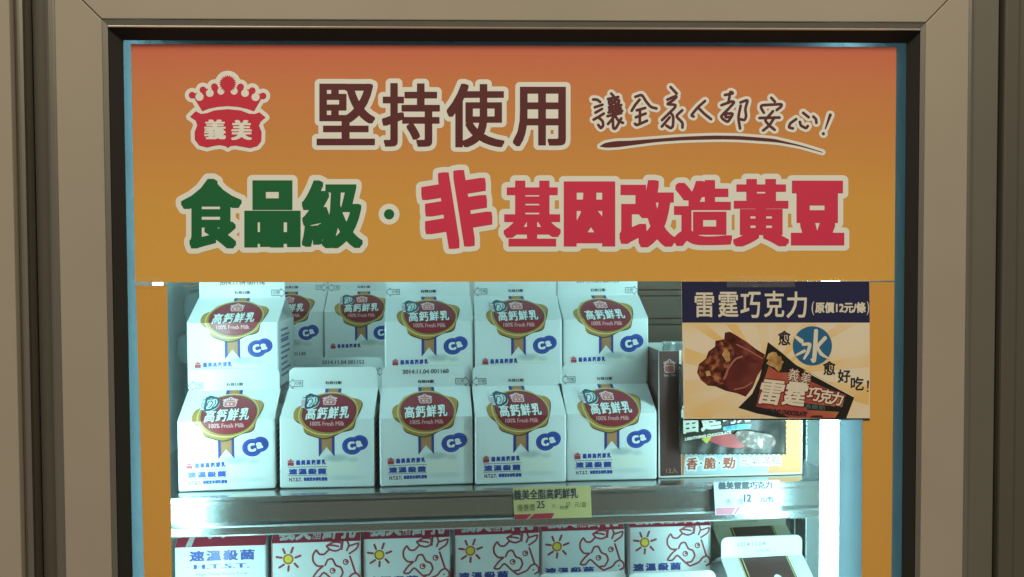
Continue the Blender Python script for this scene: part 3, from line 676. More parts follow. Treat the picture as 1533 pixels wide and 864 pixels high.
def gable_body(h, m, name):
    bm = bmesh.new(); w, d = W / 2, D / 2; t = 0.001
    lo = [bm.verts.new(p) for p in ((-w, -d, 0), (w, -d, 0), (w, d, 0), (-w, d, 0))]
    hi = [bm.verts.new(p) for p in ((-w, -d, h), (w, -d, h), (w, d, h), (-w, d, h))]
    fr = [bm.verts.new(p) for p in ((-w, -t, h + RISE), (w, -t, h + RISE), (w, t, h + RISE), (-w, t, h + RISE))]
    gl = bm.verts.new((-w + 0.022, 0, h + RISE - 0.0015)); gr = bm.verts.new((w - 0.022, 0, h + RISE - 0.0015))
    F = [lo[::-1]] + [(lo[i], lo[(i + 1) % 4], hi[(i + 1) % 4], hi[i]) for i in range(4)]
    F += [(hi[0], hi[1], fr[1], fr[0]), (hi[2], hi[3], fr[3], fr[2]), (hi[1], hi[2], gr), (hi[1], gr, fr[1]), (hi[2], fr[2], gr), (hi[3], hi[0], gl), (hi[0], fr[0], gl), (hi[3], gl, fr[3]), (fr[0], fr[1], gr, gl), (fr[3], gl, gr, fr[2])]
    for f in F: bm.faces.new(f)
    bmesh.ops.recalc_face_normals(bm, faces=bm.faces[:])
    ed = [e for e in bm.edges if abs(e.verts[0].co.z - e.verts[1].co.z) > h * 0.9 or (e.verts[0].co.z == e.verts[1].co.z and e.verts[0].co.z < 1e-6)]
    bmesh.ops.bevel(bm, geom=ed, offset=0.0016, segments=3, affect='EDGES', profile=0.5)
    me = bpy.data.meshes.new(name); bm.to_mesh(me); bm.free(); me.materials.append(m); return me
def fin_mesh(h, m):
    z0, z1, w, r = h + RISE - 0.0002, h + RISE + FIN, W / 2 - 0.0008, 0.0055; pr = [(-w, z0), (w, z0)]
    for c, a0 in ((w - r, 0), (-w + r, 90)): pr += [(c + r * math.cos(math.radians(a0 + q)), z1 - r + r * math.sin(math.radians(a0 + q))) for q in (0, 22, 45, 68, 90)]
    bm = bmesh.new(); a = [bm.verts.new((x, -0.0012, z)) for x, z in pr]; b = [bm.verts.new((x, 0.0012, z)) for x, z in pr]; n = len(pr)
    bm.faces.new(a); bm.faces.new(b[::-1])
    for i in range(n): bm.faces.new((a[i], b[i], b[(i + 1) % n], a[(i + 1) % n]))
    bmesh.ops.recalc_face_normals(bm, faces=bm.faces[:])
    me = bpy.data.meshes.new('top_seam'); bm.to_mesh(me); bm.free(); me.materials.append(m); return me
def carton_map(h, c0, w0, yb, yf, ys, c1, w1, yt):
    """art pixels -> carton front: body between yb and the fold yf, gable slope up to ys, seam above"""
    def f(x, y, k):
        out = np.zeros((len(x), 3)); t = np.clip((yf - y) / (yf - ys), 0, 1)
        out[:, 0] = (x - (c0 + (c1 - c0) * t)) / (w0 + (w1 - w0) * t) * W
        b = y >= yf; s_ = y <= ys
        out[:, 1] = np.where(s_, -0.0013, -D / 2 + t * (D / 2 - 0.0013))
        out[:, 2] = np.where(b, h * (yb - y) / (yb - yf), np.where(s_, h + RISE + FIN * (ys - y) / (ys - yt), h + RISE * t))
        out += np.array([0, -0.85, 0.45]) * (k * LAY); return out
    return f
MH = 0.059
mmap = carton_map(MH, 310, 604, 835, 385, 185, 331, 562, 50); MCUT = (385, 185)
GOLD = mat('gold_print', (0.44, 0.24, 0.055), 0.35, coat=0.3, noise=0.35, nscale=45)
GOLDL = mat('pale_gold_print', (0.72, 0.55, 0.24), 0.35, coat=0.3); DOL = mat('dark_olive_print', (0.06, 0.05, 0.03), 0.4)
SEALR = mat('seal_maroon', (0.28, 0.018, 0.035), 0.35, coat=0.3, noise=0.12, nscale=30); NAVYI = mat('navy_print', (0.03, 0.05, 0.27), 0.4); TAN = mat('tan_ribbon', (0.44, 0.21, 0.085), 0.4)
BLUE2 = mat('blue_print', (0.025, 0.06, 0.34), 0.4, coat=0.3); BLUE3 = mat('bright_blue_print', (0.04, 0.14, 0.50), 0.4, coat=0.3)
PINKI = mat('emblem_pink', (0.70, 0.16, 0.17), 0.4); INKG = mat('dot_matrix_grey', (0.16, 0.16, 0.17), 0.5); INKD = mat('dark_print', (0.06, 0.07, 0.09), 0.5)
STK = mat('pale_sticker', (0.68, 0.76, 0.76), 0.35); STKP = mat('sticker_pink', (0.62, 0.45, 0.52), 0.35); STKD = mat('sticker_dark', (0.02, 0.09, 0.12), 0.4)
WPR = mat('white_print', (0.84, 0.84, 0.82), 0.4); PKW = mat('pinkish_white_print', (0.62, 0.33, 0.32), 0.4)
def MD(art, name): return art.data(name, mmap, MCUT)
parts = {}
a = Art(); a.poly([(282, 186), (383, 186), (383, 230), (282, 230)], NAVYI, 1).poly([(303, 186), (364, 186), (364, 230), (303, 230)], TAN, 2)
parts['ribbon'] = MD(a, 'ribbon'); a = Art()
a.poly([(258, 490), (308, 490), (308, 568), (258, 633)], NAVYI, 1).poly([(308, 490), (360, 490), (360, 631), (308, 568)], NAVYI, 1).poly([(277, 490), (308, 490), (308, 568), (277, 608)], TAN, 2).poly([(308, 490), (343, 490), (343, 609), (308, 568)], TAN, 2)
parts['ribbon_tail'] = MD(a, 'ribbon_tail')
a = Art(); blob = [(92, 350), (108, 312), (160, 290), (178, 250), (250, 225), (330, 208), (400, 217), (455, 252), (502, 258), (528, 280), (516, 335), (488, 395), (482, 452), (400, 466), (350, 498), (290, 515), (232, 497), (164, 472), (160, 420), (106, 392)]
def smooth_poly(p, it=3):
    p = np.array(p, float)
    for _ in range(it):
        q = np.roll(p, -1, 0); p = np.stack([p * .75 + q * .25, p * .25 + q * .75], 1).reshape(-1, 2)
    return p
sb = smooth_poly(blob, 2)
k = Ink(80, 190, 540, 530, 3).poly(sb + np.array([3, 6])); a.ink(k, DOL, 2.2, 2)
k = Ink(80, 190, 540, 530, 3).poly(sb); a.ink(k, GOLD, 3)
k = Ink(80, 190, 540, 530, 3).circle(316, 352, 190, 140, rot=4); a.ink(k, GOLDL, 4)
k = Ink(80, 190, 540, 530, 3).circle(318, 352, 184, 134, rot=4); a.ink(k, GOLD, 4.6)
parts['gold_seal'] = MD(a, 'gold_seal')
a = Art(); k = Ink(100, 190, 540, 530, 3).circle(322, 348, 173, 126, rot=3); a.ink(k, DOL, 5).ink(k, SEALR, 6, -5); parts['medallion'] = MD(a, 'medallion')
a = Art(); k = Ink(160, 295, 470, 400, 1.6)
for i, ch in enumerate('高鈣鮮乳'): k.text(ch, 175 + i * 71, 314 - i * 2.6, 240 + i * 71, 391 - i * 2.6, dil=(2.4, 1.6), shear=0.08, m=10)
a.ink(k, DOL, 7, 4).ink(k, WPR, 8)
k = Ink(195, 395, 440, 445, 1.3).text('100% Fresh Milk', 205, 402, 425, 431, dil=(1.3, 0)); a.ink(k, PKW, 8)
parts['seal_lettering'] = MD(a, 'seal_lettering')
a = Art(); emblem(a, (270, 235, 365, 299), WPR, PINKI, 7, text=False); k = Ink(290, 268, 345, 292, 1.5).text('義美', 296, 272, 338, 288); a.ink(k, WPR, 9.2); parts['crown_emblem'] = MD(a, 'crown_emblem')
a = Art(); k = Ink(395, 485, 585, 630, 2).circle(472, 563, 58, 52, m=20).circle(522, 543, 47, 44, m=20); a.ink(k, BLUE2, 1, 6).ink(k, BLUE3, 2, -2).ink(k, BLUE2, 3, -6)
k = Ink(425, 505, 560, 610, 1.6).text('C', 443, 536, 492, 592, dil=(4.8, 3.2), rot=14, m=12).text('a', 497, 530, 537, 572, dil=(3.2, 3.2), rot=14, m=12); a.ink(k, NAVYI, 4, 3).ink(k, WPR, 5)
parts['calcium_badge'] = MD(a, 'calcium_badge')
a = Art(); emblem(a, (52, 640, 106, 694), WPR, mat('small_emblem_red', (0.42, 0.05, 0.07), 0.4), 1, level=8, text=False)
k = Ink(105, 640, 320, 700, 1.6)
for i, ch in enumerate('義美高鈣鮮乳'): k.text(ch, 113 + i * 32.6, 651 - i * .4, 140 + i * 32.6, 685 - i * .4, dil=(1.6, 1.6))
a.ink(k, BLUE2, 1)
k = Ink(55, 702, 320, 750, 1.6)
for i, ch in enumerate('速溫殺菌'): k.text(ch, 65 + i * 62, 708, 121 + i * 62, 746, dil=(3.2, 1.6))
a.ink(k, BLUE2, 1)
a.poly([(60, 697), (313, 695), (313, 698), (60, 700)], DOL, 1).poly([(60, 752), (313, 750), (313, 753), (60, 755)], DOL, 1)
k = Ink(62, 760, 320, 796, 1.3).text('H.T.S.T.', 68, 767, 150, 791, dil=(1.3, 0.9)); a.ink(k, mat('brownish_print', (0.16, 0.07, 0.09), 0.4), 1)
k = Ink(155, 760, 320, 796, 1.3).text('保留更多鮮乳營養', 160, 765, 313, 790, dil=(1.3, 1.3)); a.ink(k, BLUE2, 1)
parts['product_lettering'] = MD(a, 'product_lettering')
a = Art(); k = Ink(275, 130, 390, 166, 1.3).text('有效日期', 280, 138, 382, 160, dil=(1.3, 0.6)); a.ink(k, INKD, 1); parts['expiry_caption'] = MD(a, 'expiry_caption')
def arrow(flip):
    a = Art(); fx = (lambda x: 662 - x) if flip else (lambda x: x); k = Ink(40, 120, 622, 190, 1.6)
    pts = [(52, 153), (80, 124), (80, 136), (140, 134), (140, 170), (80, 171), (80, 183), (52, 153)]
    for p, q in zip(pts[:-1], pts[1:]): k.stroke([(fx(p[0]), p[1]), (fx(q[0]), q[1])], 1.7)
    x0, x1 = sorted((fx(88), fx(133))); k.text('拉開', x0, 140, x1, 163, dil=(0.8, 0)); a.ink(k, INKD, 1); return MD(a, 'pull_arrow')
parts['arrow_l'] = arrow(False); parts['arrow_r'] = arrow(True)
a = Art(); k = Ink(125, 210, 275, 345, 2).poly(smooth_poly([(140, 232), (175, 225), (240, 235), (258, 265), (250, 300), (215, 325), (145, 322), (138, 290)], 2)); a.ink(k, STK, 10)
a.poly([(141, 262), (166, 262), (166, 308), (141, 308)], STKP, 10.6)
k = Ink(125, 210, 275, 345, 1.6)
for s_ in ([(172, 240), (168, 318), (205, 314), (238, 296), (250, 268), (240, 242), (205, 232), (172, 238)], [(150, 250), (215, 244)], [(178, 290), (185, 262), (200, 256), (212, 266), (206, 290), (192, 300)], [(212, 300), (232, 272), (226, 252)], [(148, 318), (176, 318)], [(180, 232), (188, 224), (206, 226)]):
    k.stroke(s_, 6.8 if len(s_) > 7 else 3.0)
a.ink(k, STKD, 11); parts['promo_sticker'] = MD(a, 'promo_sticker')
# side print: rows of small text bars
def side_print(sgn):
    V = []; F = []
    rnd = random.Random(3)
    for _ in (0,):
        for j in range(9):
            z = 0.050 - j * 0.0052; hgt = 0.0022; y0, y1 = -0.028, -0.028 + 0.05 * rnd.uniform(0.6, 1.0)
            if j == 2: hgt = 0.004
            b = len(V); x = sgn * (W / 2 + 0.00025); V += [(x, y0, z), (x, y1, z), (x, y1, z + hgt), (x, y0, z + hgt)]; F.append((b, b + 1, b + 2, b + 3))
    me = bpy.data.meshes.new('side_print'); me.from_pydata(V, [], F); me.materials.append(mat('side_print_blue', (0.14, 0.18, 0.33), 0.5, noise=0.5, nscale=900)); return me
parts['side_l'] = side_print(-1); parts['side_r'] = side_print(1)
def date_mesh(s_):
    a = Art(); k = Ink(175, 60, 490, 110, 1.3); k.text(s_, 185, 70, 478, 99, dil=(0.8, 0.4)); a.ink(k, INKG, 1); return MD(a, 'date_stamp')
BODY_M = gable_body(MH, BOARDS, 'carton_body'); FIN_M = fin_mesh(MH, BOARD)
def milk(loc, rot, label, kind, date=None, group='blue badge milk cartons on the upper shelf', full=True):
    t = thing('milk_carton', label, 'carton', loc, rot, group)
    t.rotation_euler[0] = math.radians(random.uniform(-0.5, 0.15)); t.rotation_euler[1] = math.radians(random.uniform(-0.35, 0.35))
    link('carton_body', BODY_M, t); fin = link('top_seam', FIN_M, t)
    if full:
        link('ribbon', parts['ribbon'], t); link('ribbon_tail', parts['ribbon_tail'], t); s_ = link('gold_seal', parts['gold_seal'], t)
        for n in ('medallion', 'seal_lettering', 'crown_emblem'): link(n, parts[n], s_)
        link('calcium_badge', parts['calcium_badge'], t); link('product_lettering', parts['product_lettering'], t); link('side_print', parts['side_l'], t); link('side_print', parts['side_r'], t)
        if kind == 'A': link('promo_sticker', parts['promo_sticker'], t)
    link('expiry_caption', parts['expiry_caption'], t); link('pull_arrow', parts['arrow_l' if kind == 'A' else 'arrow_r'], t)
    if date: link('date_stamp', date_mesh(date), t)
    return t
ROW = 0.083
front_px = [(338, 735), (492, 731), (638, 727.5), (778, 724.5), (918, 720)]
jit = [1.6, -1.9, 0.7, 1.8, -1.4]
FR = []
lab = ['milk carton at the left end of the front row, half glaring in the lamp light', 'milk carton with round sticker, second from the left in the front row', 'milk carton stamped 2014.11.04 001160 in the middle of the front row, no sticker', 'milk carton with round sticker above the yellow price tag, front row', 'milk carton with round sticker at the right end of the front row']
for i, (px, py) in enumerate(front_px):
    p = PZ(px, py, ZS); FR.append(p); c = p + UY * (D / 2); rz = YAW + math.radians(jit[i])
    milk((c[0], c[1], ZS + 0.0002), rz, lab[i], 'B' if i == 2 else 'A', '2014.11.04 001160' if i == 2 else None)
# the row behind, standing on the shelf
lab2 = ['hidden milk carton right behind the left end of the front row', 'milk carton stamped 001152 whose seam peeps over the second front carton', 'hidden milk carton right behind the middle front carton', 'hidden milk carton right behind the front carton above the yellow tag', 'hidden milk carton right behind the right end of the front row']
for i, p in enumerate(FR):
    c = p + UY * (D / 2 + ROW); milk((c[0], c[1], ZS + 0.0002), YAW, lab2[i], 'B', '2014.11.04 001152' if i == 1 else None, full=False)
# upper layer resting between the seams
ups = [(0, 349, 486, 'B', '2014.11.04 001176', 'brightly lit milk carton stamped 001176, raised at the left end of the second tier', -0.4),
       (2, 641, 491, 'A', None, 'milk carton with round sticker on the second tier behind the middle front carton', 0.5),
       (3, 778, 491, 'A', None, 'milk carton with round sticker on the second tier, above the yellow tag column', -0.6),
       (4, 907, 488, 'B', '2014.11.04 001155', 'milk carton stamped 001155 at the right end of the second tier, no sticker', 0.3)]
ZU = ZS + MH + RISE + 0.0006
for i, px, py, kd, dt, lb, j in ups:
    Yf = (FR[i] + UY * (ROW / 2))[1] + 0.0005; q = P(px, py, Yf + 0.0); c = q + UY * (D / 2)
    milk((c[0], c[1], ZU), YAW + math.radians(j * 2.2), lb, kd, dt)
Yk = (FR[1] + UY * (ROW * 2.5 + D / 2 - D / 2))[1]
for px, kd, lb, dt in ((428, 'B', 'shadowed milk carton deep on the second tier, half hidden behind the bright left carton', None), (541, 'A', 'shadowed milk carton with round sticker deep on the second tier in the gap', None)):
    q = P(px, 468, Yk); c = q + UY * (D / 2)
    milk((c[0], c[1], ZU), YAW, lb, kd, dt)
    for r_, nm in ((-ROW / 2, 'front'), (ROW / 2, 'rear')):
        b = c + UY * r_; milk((b[0], b[1], ZS + 0.0002), YAW, 'milk carton under the %s edge of the deep %s second tier carton' % (nm, 'left' if px == 428 else 'right'), 'B', '2014.11.04 001149' if (px == 428 and r_ < 0) else None, full=False)

# ------------------------------------------------------------------ lower shelf cartons
CRED = mat('carton_red', (0.55, 0.035, 0.08), 0.4, coat=0.2); COWL = mat('cow_line_red', (0.36, 0.05, 0.07), 0.4); YEL = mat('sun_yellow', (0.80, 0.62, 0.06), 0.4); ORG = mat('sun_orange', (0.55, 0.16, 0.03), 0.4)
# art space of the red banded carton: pixels of a 4.51x view; body 740..1325 wide, fold at y 182
rmap = carton_map(MH, 1032, 585, 182 + 431, 182, 182 - 150, 1036, 560, 182 - 290); RCUT = (182, 32)
RD = lambda art, n: art.data(n, rmap, RCUT)
rp = {}
a = Art(); a.poly([(743, 183), (1321, 183), (1316, 34), (756, 34)], CRED, 1)
a.poly([(743, 183), (743, 600), (748, 600), (748, 183)], CRED, 1)
rp['red_band'] = RD(a, 'red_band')
a = Art(); k = Ink(780, 60, 1300, 178, 2.2)
k.text('義', 785, 66, 890, 172, dil=(4, 2.2)).text('美', 895, 66, 998, 172, dil=(4, 2.2)).text('脂', 1004, 122, 1062, 172, dil=(1, 1)).text('全', 1004, 66, 1062, 116, dil=(1, 1)).text('鮮', 1070, 66, 1176, 172, dil=(4, 2.2)).text('乳', 1184, 66, 1288, 172, dil=(4, 2.2))
a.ink(k, WPR, 2); rp['band_lettering'] = RD(a, 'band_lettering')
a = Art(); k = Ink(760, 195, 960, 400, 2)
k.circle(851, 291, 35); a.ink(k, ORG, 1)
k = Ink(760, 195, 960, 400, 2).circle(851, 291, 24); a.ink(k, YEL, 2)
k = Ink(760, 195, 960, 400, 1.6)
for s_ in ([(818, 222), (829, 250)], [(882, 215), (870, 248)], [(775, 275), (808, 280)], [(930, 270), (898, 282)], [(792, 345), (822, 326)], [(912, 345), (892, 322)], [(850, 368), (853, 338)]): k.stroke(s_, 7.5)
a.ink(k, COWL, 1); rp['sun_print'] = RD(a, 'sun_print')
a = Art(); k = Ink(985, 165, 1340, 480, 2)
for s_ in ([(1115, 238), (1085, 268), (1052, 265), (1035, 232), (1010, 270), (1012, 312), (1038, 345), (1078, 345)], [(1078, 345), (1042, 375), (1008, 420), (1048, 425), (1082, 382), (1130, 432), (1172, 465)],
           [(1092, 340), (1108, 302), (1140, 296), (1160, 345), (1195, 355), (1210, 395), (1185, 438), (1152, 440)], [(1102, 210), (1145, 186), (1202, 190), (1196, 234), (1160, 248), (1122, 236), (1102, 212)], [(1116, 206), (1150, 208), (1180, 216)],
           [(1208, 184), (1202, 235)], [(1240, 184), (1250, 210), (1235, 245)], [(1246, 216), (1280, 206), (1314, 196), (1302, 235), (1252, 266)], [(1255, 285), (1290, 395)],
           [(1180, 465), (1240, 442), (1262, 410), (1292, 396), (1318, 420), (1320, 452), (1292, 466)]): k.stroke(s_, 6.5)
for x, y in ((1140, 378), (1227, 322)):
    pts = [(x + 17 * math.cos(q), y + 17 * math.sin(q)) for q in np.linspace(0, 6.28, 13)]; k.stroke(pts, 4); k.circle(x + 4, y - 2, 8)
k.circle(1282, 438, 6)
a.ink(k, COWL, 1); rp['cow_print'] = RD(a, 'cow_print')
a = Art(); k = Ink(760, 430, 1125, 600, 2)
for i, ch in enumerate('速溫殺菌'): k.text(ch, 768 + i * 88, 438, 846 + i * 88, 492, dil=(4, 2))
k.text('H.T.S.T.', 790, 506, 1090, 540, dil=(2, 1)); a.ink(k, NAVYI, 1); rp['product_lettering'] = RD(a, 'product_lettering')
# the other face of the same carton: drip edge and process name (3.83x view)
dmap = carton_map(MH, 576, 517, 412 + 381, 412, 412 - 132, 578, 500, 412 - 250); DCUT = (412, 280)
a = Art(); a.poly([(320, 413), (832, 413), (826, 282), (330, 282)], CRED, 1)
k = Ink(316, 275, 836, 410, 2.5).poly(smooth_poly([(330, 284), (826, 284), (822, 335), (790, 330), (775, 352), (755, 330), (720, 337), (690, 357), (665, 337), (640, 350), (622, 335), (600, 353), (592, 380), (570, 386), (556, 355), (540, 340), (525, 372), (505, 390), (486, 372), (470, 335), (430, 337), (330, 325)], 2))
k.poly([(395, 350), (425, 350), (412, 412), (378, 412)]); a.ink(k, WPR, 2); rp['drip_band'] = a.data('drip_band', dmap, DCUT)
a = Art(); k = Ink(390, 425, 790, 660, 2)
for i, ch in enumerate('速溫殺菌'): k.text(ch, 400 + i * 95, 435, 486 + i * 95, 496, dil=(4, 2))
k.text('H.T.S.T.', 425, 514, 742, 543, dil=(3, 1)).text('High Temp Short Time', 437, 564, 728, 586, dil=(1, 0)); a.ink(k, BLUE2, 1); rp['process_lettering'] = a.data('process_lettering', dmap, DCUT)
RB_M = gable_body(MH, BOARD, 'carton_body')
def red_carton(loc, rot, label, face='cow'):
    t = thing('milk_carton', label, 'carton', loc, rot, 'red banded milk cartons on the lower shelf'); link('carton_body', RB_M, t); link('top_seam', FIN_M, t)
    if face == 'cow':
        s_ = link('red_band', rp['red_band'], t); link('band_lettering', rp['band_lettering'], s_)
        for n in ('sun_print', 'cow_print', 'product_lettering'): link(n, rp[n], t)
    else: link('drip_band', rp['drip_band'], t); link('process_lettering', rp['process_lettering'], t)
    link('expiry_caption', parts['expiry_caption'], t)
lx = [(330, 816, .125), (473, 809, .133), (609, 802, .141), (743.5, 800, .149), (873.5, 797, .157), (1004, 794, .165)]
ll = ['red banded carton turned to its blue lettered face, far left of the lower row', 'red banded cow carton second from the left in the lower row', 'red banded cow carton third from the left in the lower row', 'red banded cow carton under the left half of the yellow price tag', 'red banded cow carton under the right half of the yellow price tag', 'red banded cow carton at the right end of the lower row, beside the brown cartons']
LC = []; ZRI = float(np.mean([P(x_, y_, Y_)[2] for x_, y_, Y_ in lx])) - MH
for i, (px, py, Y) in enumerate(lx):
    q = P(px, py, Y); c = q + UY * (D / 2); LC.append(c)
    red_carton((c[0], c[1], ZRI + 0.0002), YAW + math.radians(random.uniform(-.8, .8)), ll[i], 'drip' if i == 0 else 'cow')
# riser under that row, and two front cartons whose seams just enter the picture
rc = (LC[0] + LC[-1]) / 2
ris = thing('display_riser', 'low white riser box carrying the lower row of red banded cartons', 'riser', (rc[0], rc[1], ZL + 0.0002), YAW)
bm_obj('top_board', box_bm(-0.245, 0.245, -0.038, 0.040, ZRI - ZL - 0.004, ZRI - ZL - 0.0004, 0.0008), BOARD, ris)
for u in (-0.243, -0.082, 0.078, 0.238): bm_obj('leg', box_bm(u, u + 0.005, -0.036, 0.038, 0.0, ZRI - ZL - 0.0042), BOARD, ris)
for px, py, lb in ((872, 857, 'carton whose white seam just shows at the bottom below the yellow price tag'), (1006, 856, 'carton whose white seam just shows at the bottom left of the brown panelled carton')):
    q = on_plane(px, py, (0, 0, ZL + MH + RISE + FIN), (0, 0, 1)); red_carton((q[0], q[1], ZL + 0.0002), YAW, lb, 'plain')
# brown panelled cartons at the right
BH = 0.074
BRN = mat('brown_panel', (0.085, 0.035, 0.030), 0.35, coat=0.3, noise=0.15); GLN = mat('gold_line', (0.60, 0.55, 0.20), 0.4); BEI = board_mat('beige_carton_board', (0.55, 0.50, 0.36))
bmap = carton_map(BH, 762, 640, 1500, 830, 640, 757, 585, 490); BCUT = (830, 640)
bp = {}
a = Art(); a.poly([(594, 645), (938, 640), (1010, 1300), (560, 1300)], BRN, 1); bp['brown_panel'] = a.data('brown_panel', bmap, BCUT)
a = Art()
for xa, xb in ((584, 552), (608, 580), (925, 990), (950, 1020)): a.poly([(xa, 640), (xa + 6, 640), (xb + 6, 1300), (xb, 1300)], GLN, 2)
bp['gold_line'] = a.data('gold_line', bmap, BCUT)
a = Art(); emblem(a, (690, 735, 930, 960), WPR, PINKI, 2); bp['crown_emblem'] = a.data('crown_emblem', bmap, BCUT)
a = Art(); k = Ink(560, 510, 960, 615, 2); k.text('有效日期', 712, 588, 812, 606, dil=(1, 0)).text('2014.11.04', 580, 530, 780, 560); a.ink(k, INKG, 1); bp['date_stamp'] = a.data('date_stamp', bmap, BCUT)
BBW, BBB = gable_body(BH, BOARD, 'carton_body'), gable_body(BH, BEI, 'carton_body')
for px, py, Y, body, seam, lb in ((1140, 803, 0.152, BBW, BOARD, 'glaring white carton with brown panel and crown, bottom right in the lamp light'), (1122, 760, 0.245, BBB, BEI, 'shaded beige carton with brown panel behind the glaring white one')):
    q = P(px, py, Y); t = thing('milk_carton', lb, 'carton', (q[0], q[1], ZL + 0.0002), YAW, 'brown panelled cartons')
    link('carton_body', body, t); link('top_seam', fin_mesh(BH, seam), t)
    b_ = link('brown_panel', bp['brown_panel'], t); link('gold_line', bp['gold_line'], b_); link('crown_emblem', bp['crown_emblem'], t); link('date_stamp', bp['date_stamp'], t)

# ------------------------------------------------------------------ price tags on the rail
SUY = np.array([-math.sin(SYAW), math.cos(SYAW), 0])
def rail_plane(dy): return A0 + SUY * dy, -SUY
def tag_sheet(name, quad, dy, m, parent, th=0.0004):
    o, n = rail_plane(dy); a_ = on_plane(np.array([q[0] for q in quad], float), np.array([q[1] for q in quad], float), o, n); b_ = a_ + SUY * th
    return mesh_obj(name, np.concatenate([a_, b_]), [(0, 1, 2, 3), (7, 6, 5, 4), (0, 4, 5, 1), (1, 5, 6, 2), (2, 6, 7, 3), (3, 7, 4, 0)], m, parent)
TY = -0.0190
t1 = thing('price_tag', 'yellow price tag reading 25 clipped to the shelf rail', 'price tag', tuple(on_plane(827., 776., *rail_plane(TY))))
tag_sheet('paper', [(768, 730.5), (884, 727), (886, 774.5), (770, 778)], TY, mat('yellow_paper', (0.70, 0.56, 0.24), 0.45, coat=0.4, noise=0.06), t1)
tm = plane_map(*rail_plane(TY))
a = Art(); k = Ink(766, 726, 888, 780, 0.35)
k.text('義美全脂高鈣鮮乳', 769, 732, 865.5, 747.5, dil=(0.35, 0.35), rot=1.7).text('25', 803.5, 750, 815.5, 761, dil=(0.35, 0), rot=1.5); a.ink(k, INKD, 1, tol=0.1)
k = Ink(766, 740, 888, 780, 0.35).text('優惠價', 774, 755, 801, 765.5, rot=1.5).text('特價', 838, 757, 850.5, 763, rot=1.5).text('元', 826, 754.5, 831.5, 760.5).text('27', 847, 752, 854, 759).text('元/盒', 860, 751, 878, 759.5, rot=1.5); a.ink(k, mat('tag_grey_ink', (0.16, 0.14, 0.07), 0.5), 1, tol=0.1)
a.build('tag_lettering', tm, t1)
a = Art(); a.poly([(770.3, 770.5), (796, 769.5), (788, 777.2), (770.5, 777.7)], CRED, 1).poly([(800, 769.3), (830, 768.3), (826, 776), (792, 777)], CRED, 1); a.build('red_print', tm, t1)
t2 = thing('price_tag', 'white and pink price tag reading 12 below the chocolate box', 'price tag', tuple(on_plane(1118., 769., *rail_plane(TY))))
tag_sheet('paper', [(1068.5, 722), (1167, 719.5), (1170, 768), (1071, 771.5)], TY, mat('white_paper', (0.60, 0.60, 0.64), 0.45, coat=0.4, noise=0.04), t2)
a = Art(); k = Ink(1066, 718, 1172, 772, 0.35)
k.text('義美雷霆巧克力', 1075, 721, 1156.5, 732.5, dil=(0.7, 0.35), rot=1.0).text('12', 1113.5, 740, 1125, 751.5, dil=(0.7, 0.35)).text('元/包', 1137.5, 743, 1158.5, 752, dil=(0.35, 0.35)); a.ink(k, INKD, 1, tol=0.1)
k = Ink(1066, 738, 1172, 772, 0.35).text('售', 1086.5, 747, 1094.5, 755.5).text('價', 1104.5, 746.5, 1112.5, 755); a.ink(k, INKG, 1, tol=0.1); a.build('tag_lettering', tm, t2)
a = Art(); a.poly([(1072, 760.5), (1101, 759.5), (1096, 770), (1072.5, 770.8)], mat('tag_pink', (0.62, 0.20, 0.28), 0.45), 1).poly([(1104, 759.5), (1109, 759.3), (1102, 769.7), (1098, 769.9)], mat('tag_pink', (0.62, 0.20, 0.28), 0.45), 1).poly([(1112, 759.2), (1130, 758.8), (1124, 769), (1105, 769.6)], mat('tag_pale_pink', (0.70, 0.42, 0.48), 0.45), 1); a.build('pink_print', tm, t2)

# ------------------------------------------------------------------ chocolate display box with wrapped bars
pb = PZ(1098., 713., ZS)
BO, BN = pb, -UY
def boxpt(px, py, dy=0.0): return on_plane(float(px), float(py), BO + UY * dy, BN)
cb = thing('chocolate_box', 'dark and orange chocolate display box at the right end of the upper shelf', 'box', (pb[0], pb[1], ZS + 0.0003), YAW)
u0 = float((boxpt(986, 700) - pb) @ UX); u1 = float((boxpt(1201, 700) - pb) @ UX); hb = float(boxpt(1000, 526)[2] - ZS)
CARD = mat('white_box_card', (0.74, 0.72, 0.66), 0.45); BDK = mat('box_dark_brown', (0.085, 0.032, 0.030), 0.35, coat=0.3, noise=0.15)
bm_obj('front_panel', box_bm(u0, u1, 0.0, 0.0012, 0, hb), CARD, cb); bm_obj('rear_panel', box_bm(u0, u1, 0.0788, 0.08, 0, hb), CARD, cb)
bm_obj('side_panel', box_bm(u0, u0 + 0.0012, 0.00125, 0.07875, 0, hb), BDK, cb); bm_obj('side_panel', box_bm(u1 - 0.0012, u1, 0.00125, 0.07875, 0, hb), CARD, cb)
bm_obj('base_panel', box_bm(u0 + 0.0013, u1 - 0.0013, 0.00125, 0.07875, 0, 0.0012), CARD, cb)
def box_local(x, y, k):
    w_ = on_plane(x, y, BO + BN * (k * LAY + 0.00003), BN) - np.array([pb[0], pb[1], ZS + 0.0003]); return np.stack([w_ @ UX, w_ @ UY, w_[:, 2]], 1)
def box_art(a, n, par=cb): return link(n, a.data(n, box_local), par)
a = Art(); a.poly([(986.5, 526), (1016.5, 525.2), (1020, 711.8), (988.5, 712.8)], BDK, 1); dp_ = box_art(a, 'dark_panel')
ORB = ramp_mat('box_orange_print_glare', 'X', [(u0, (0.66, 0.20, 0.06)), (u0 + 0.06, (0.70, 0.24, 0.08)), (u1, (0.76, 0.36, 0.16))], rough=0.4, coat=0.3)  # orange print; lamp overexposure painted in as a paler right side
a = Art(); a.poly([(1020.3, 525), (1200, 521), (1200, 707.5), (1020.6, 711.6)], ORB, 1); box_art(a, 'orange_panel')
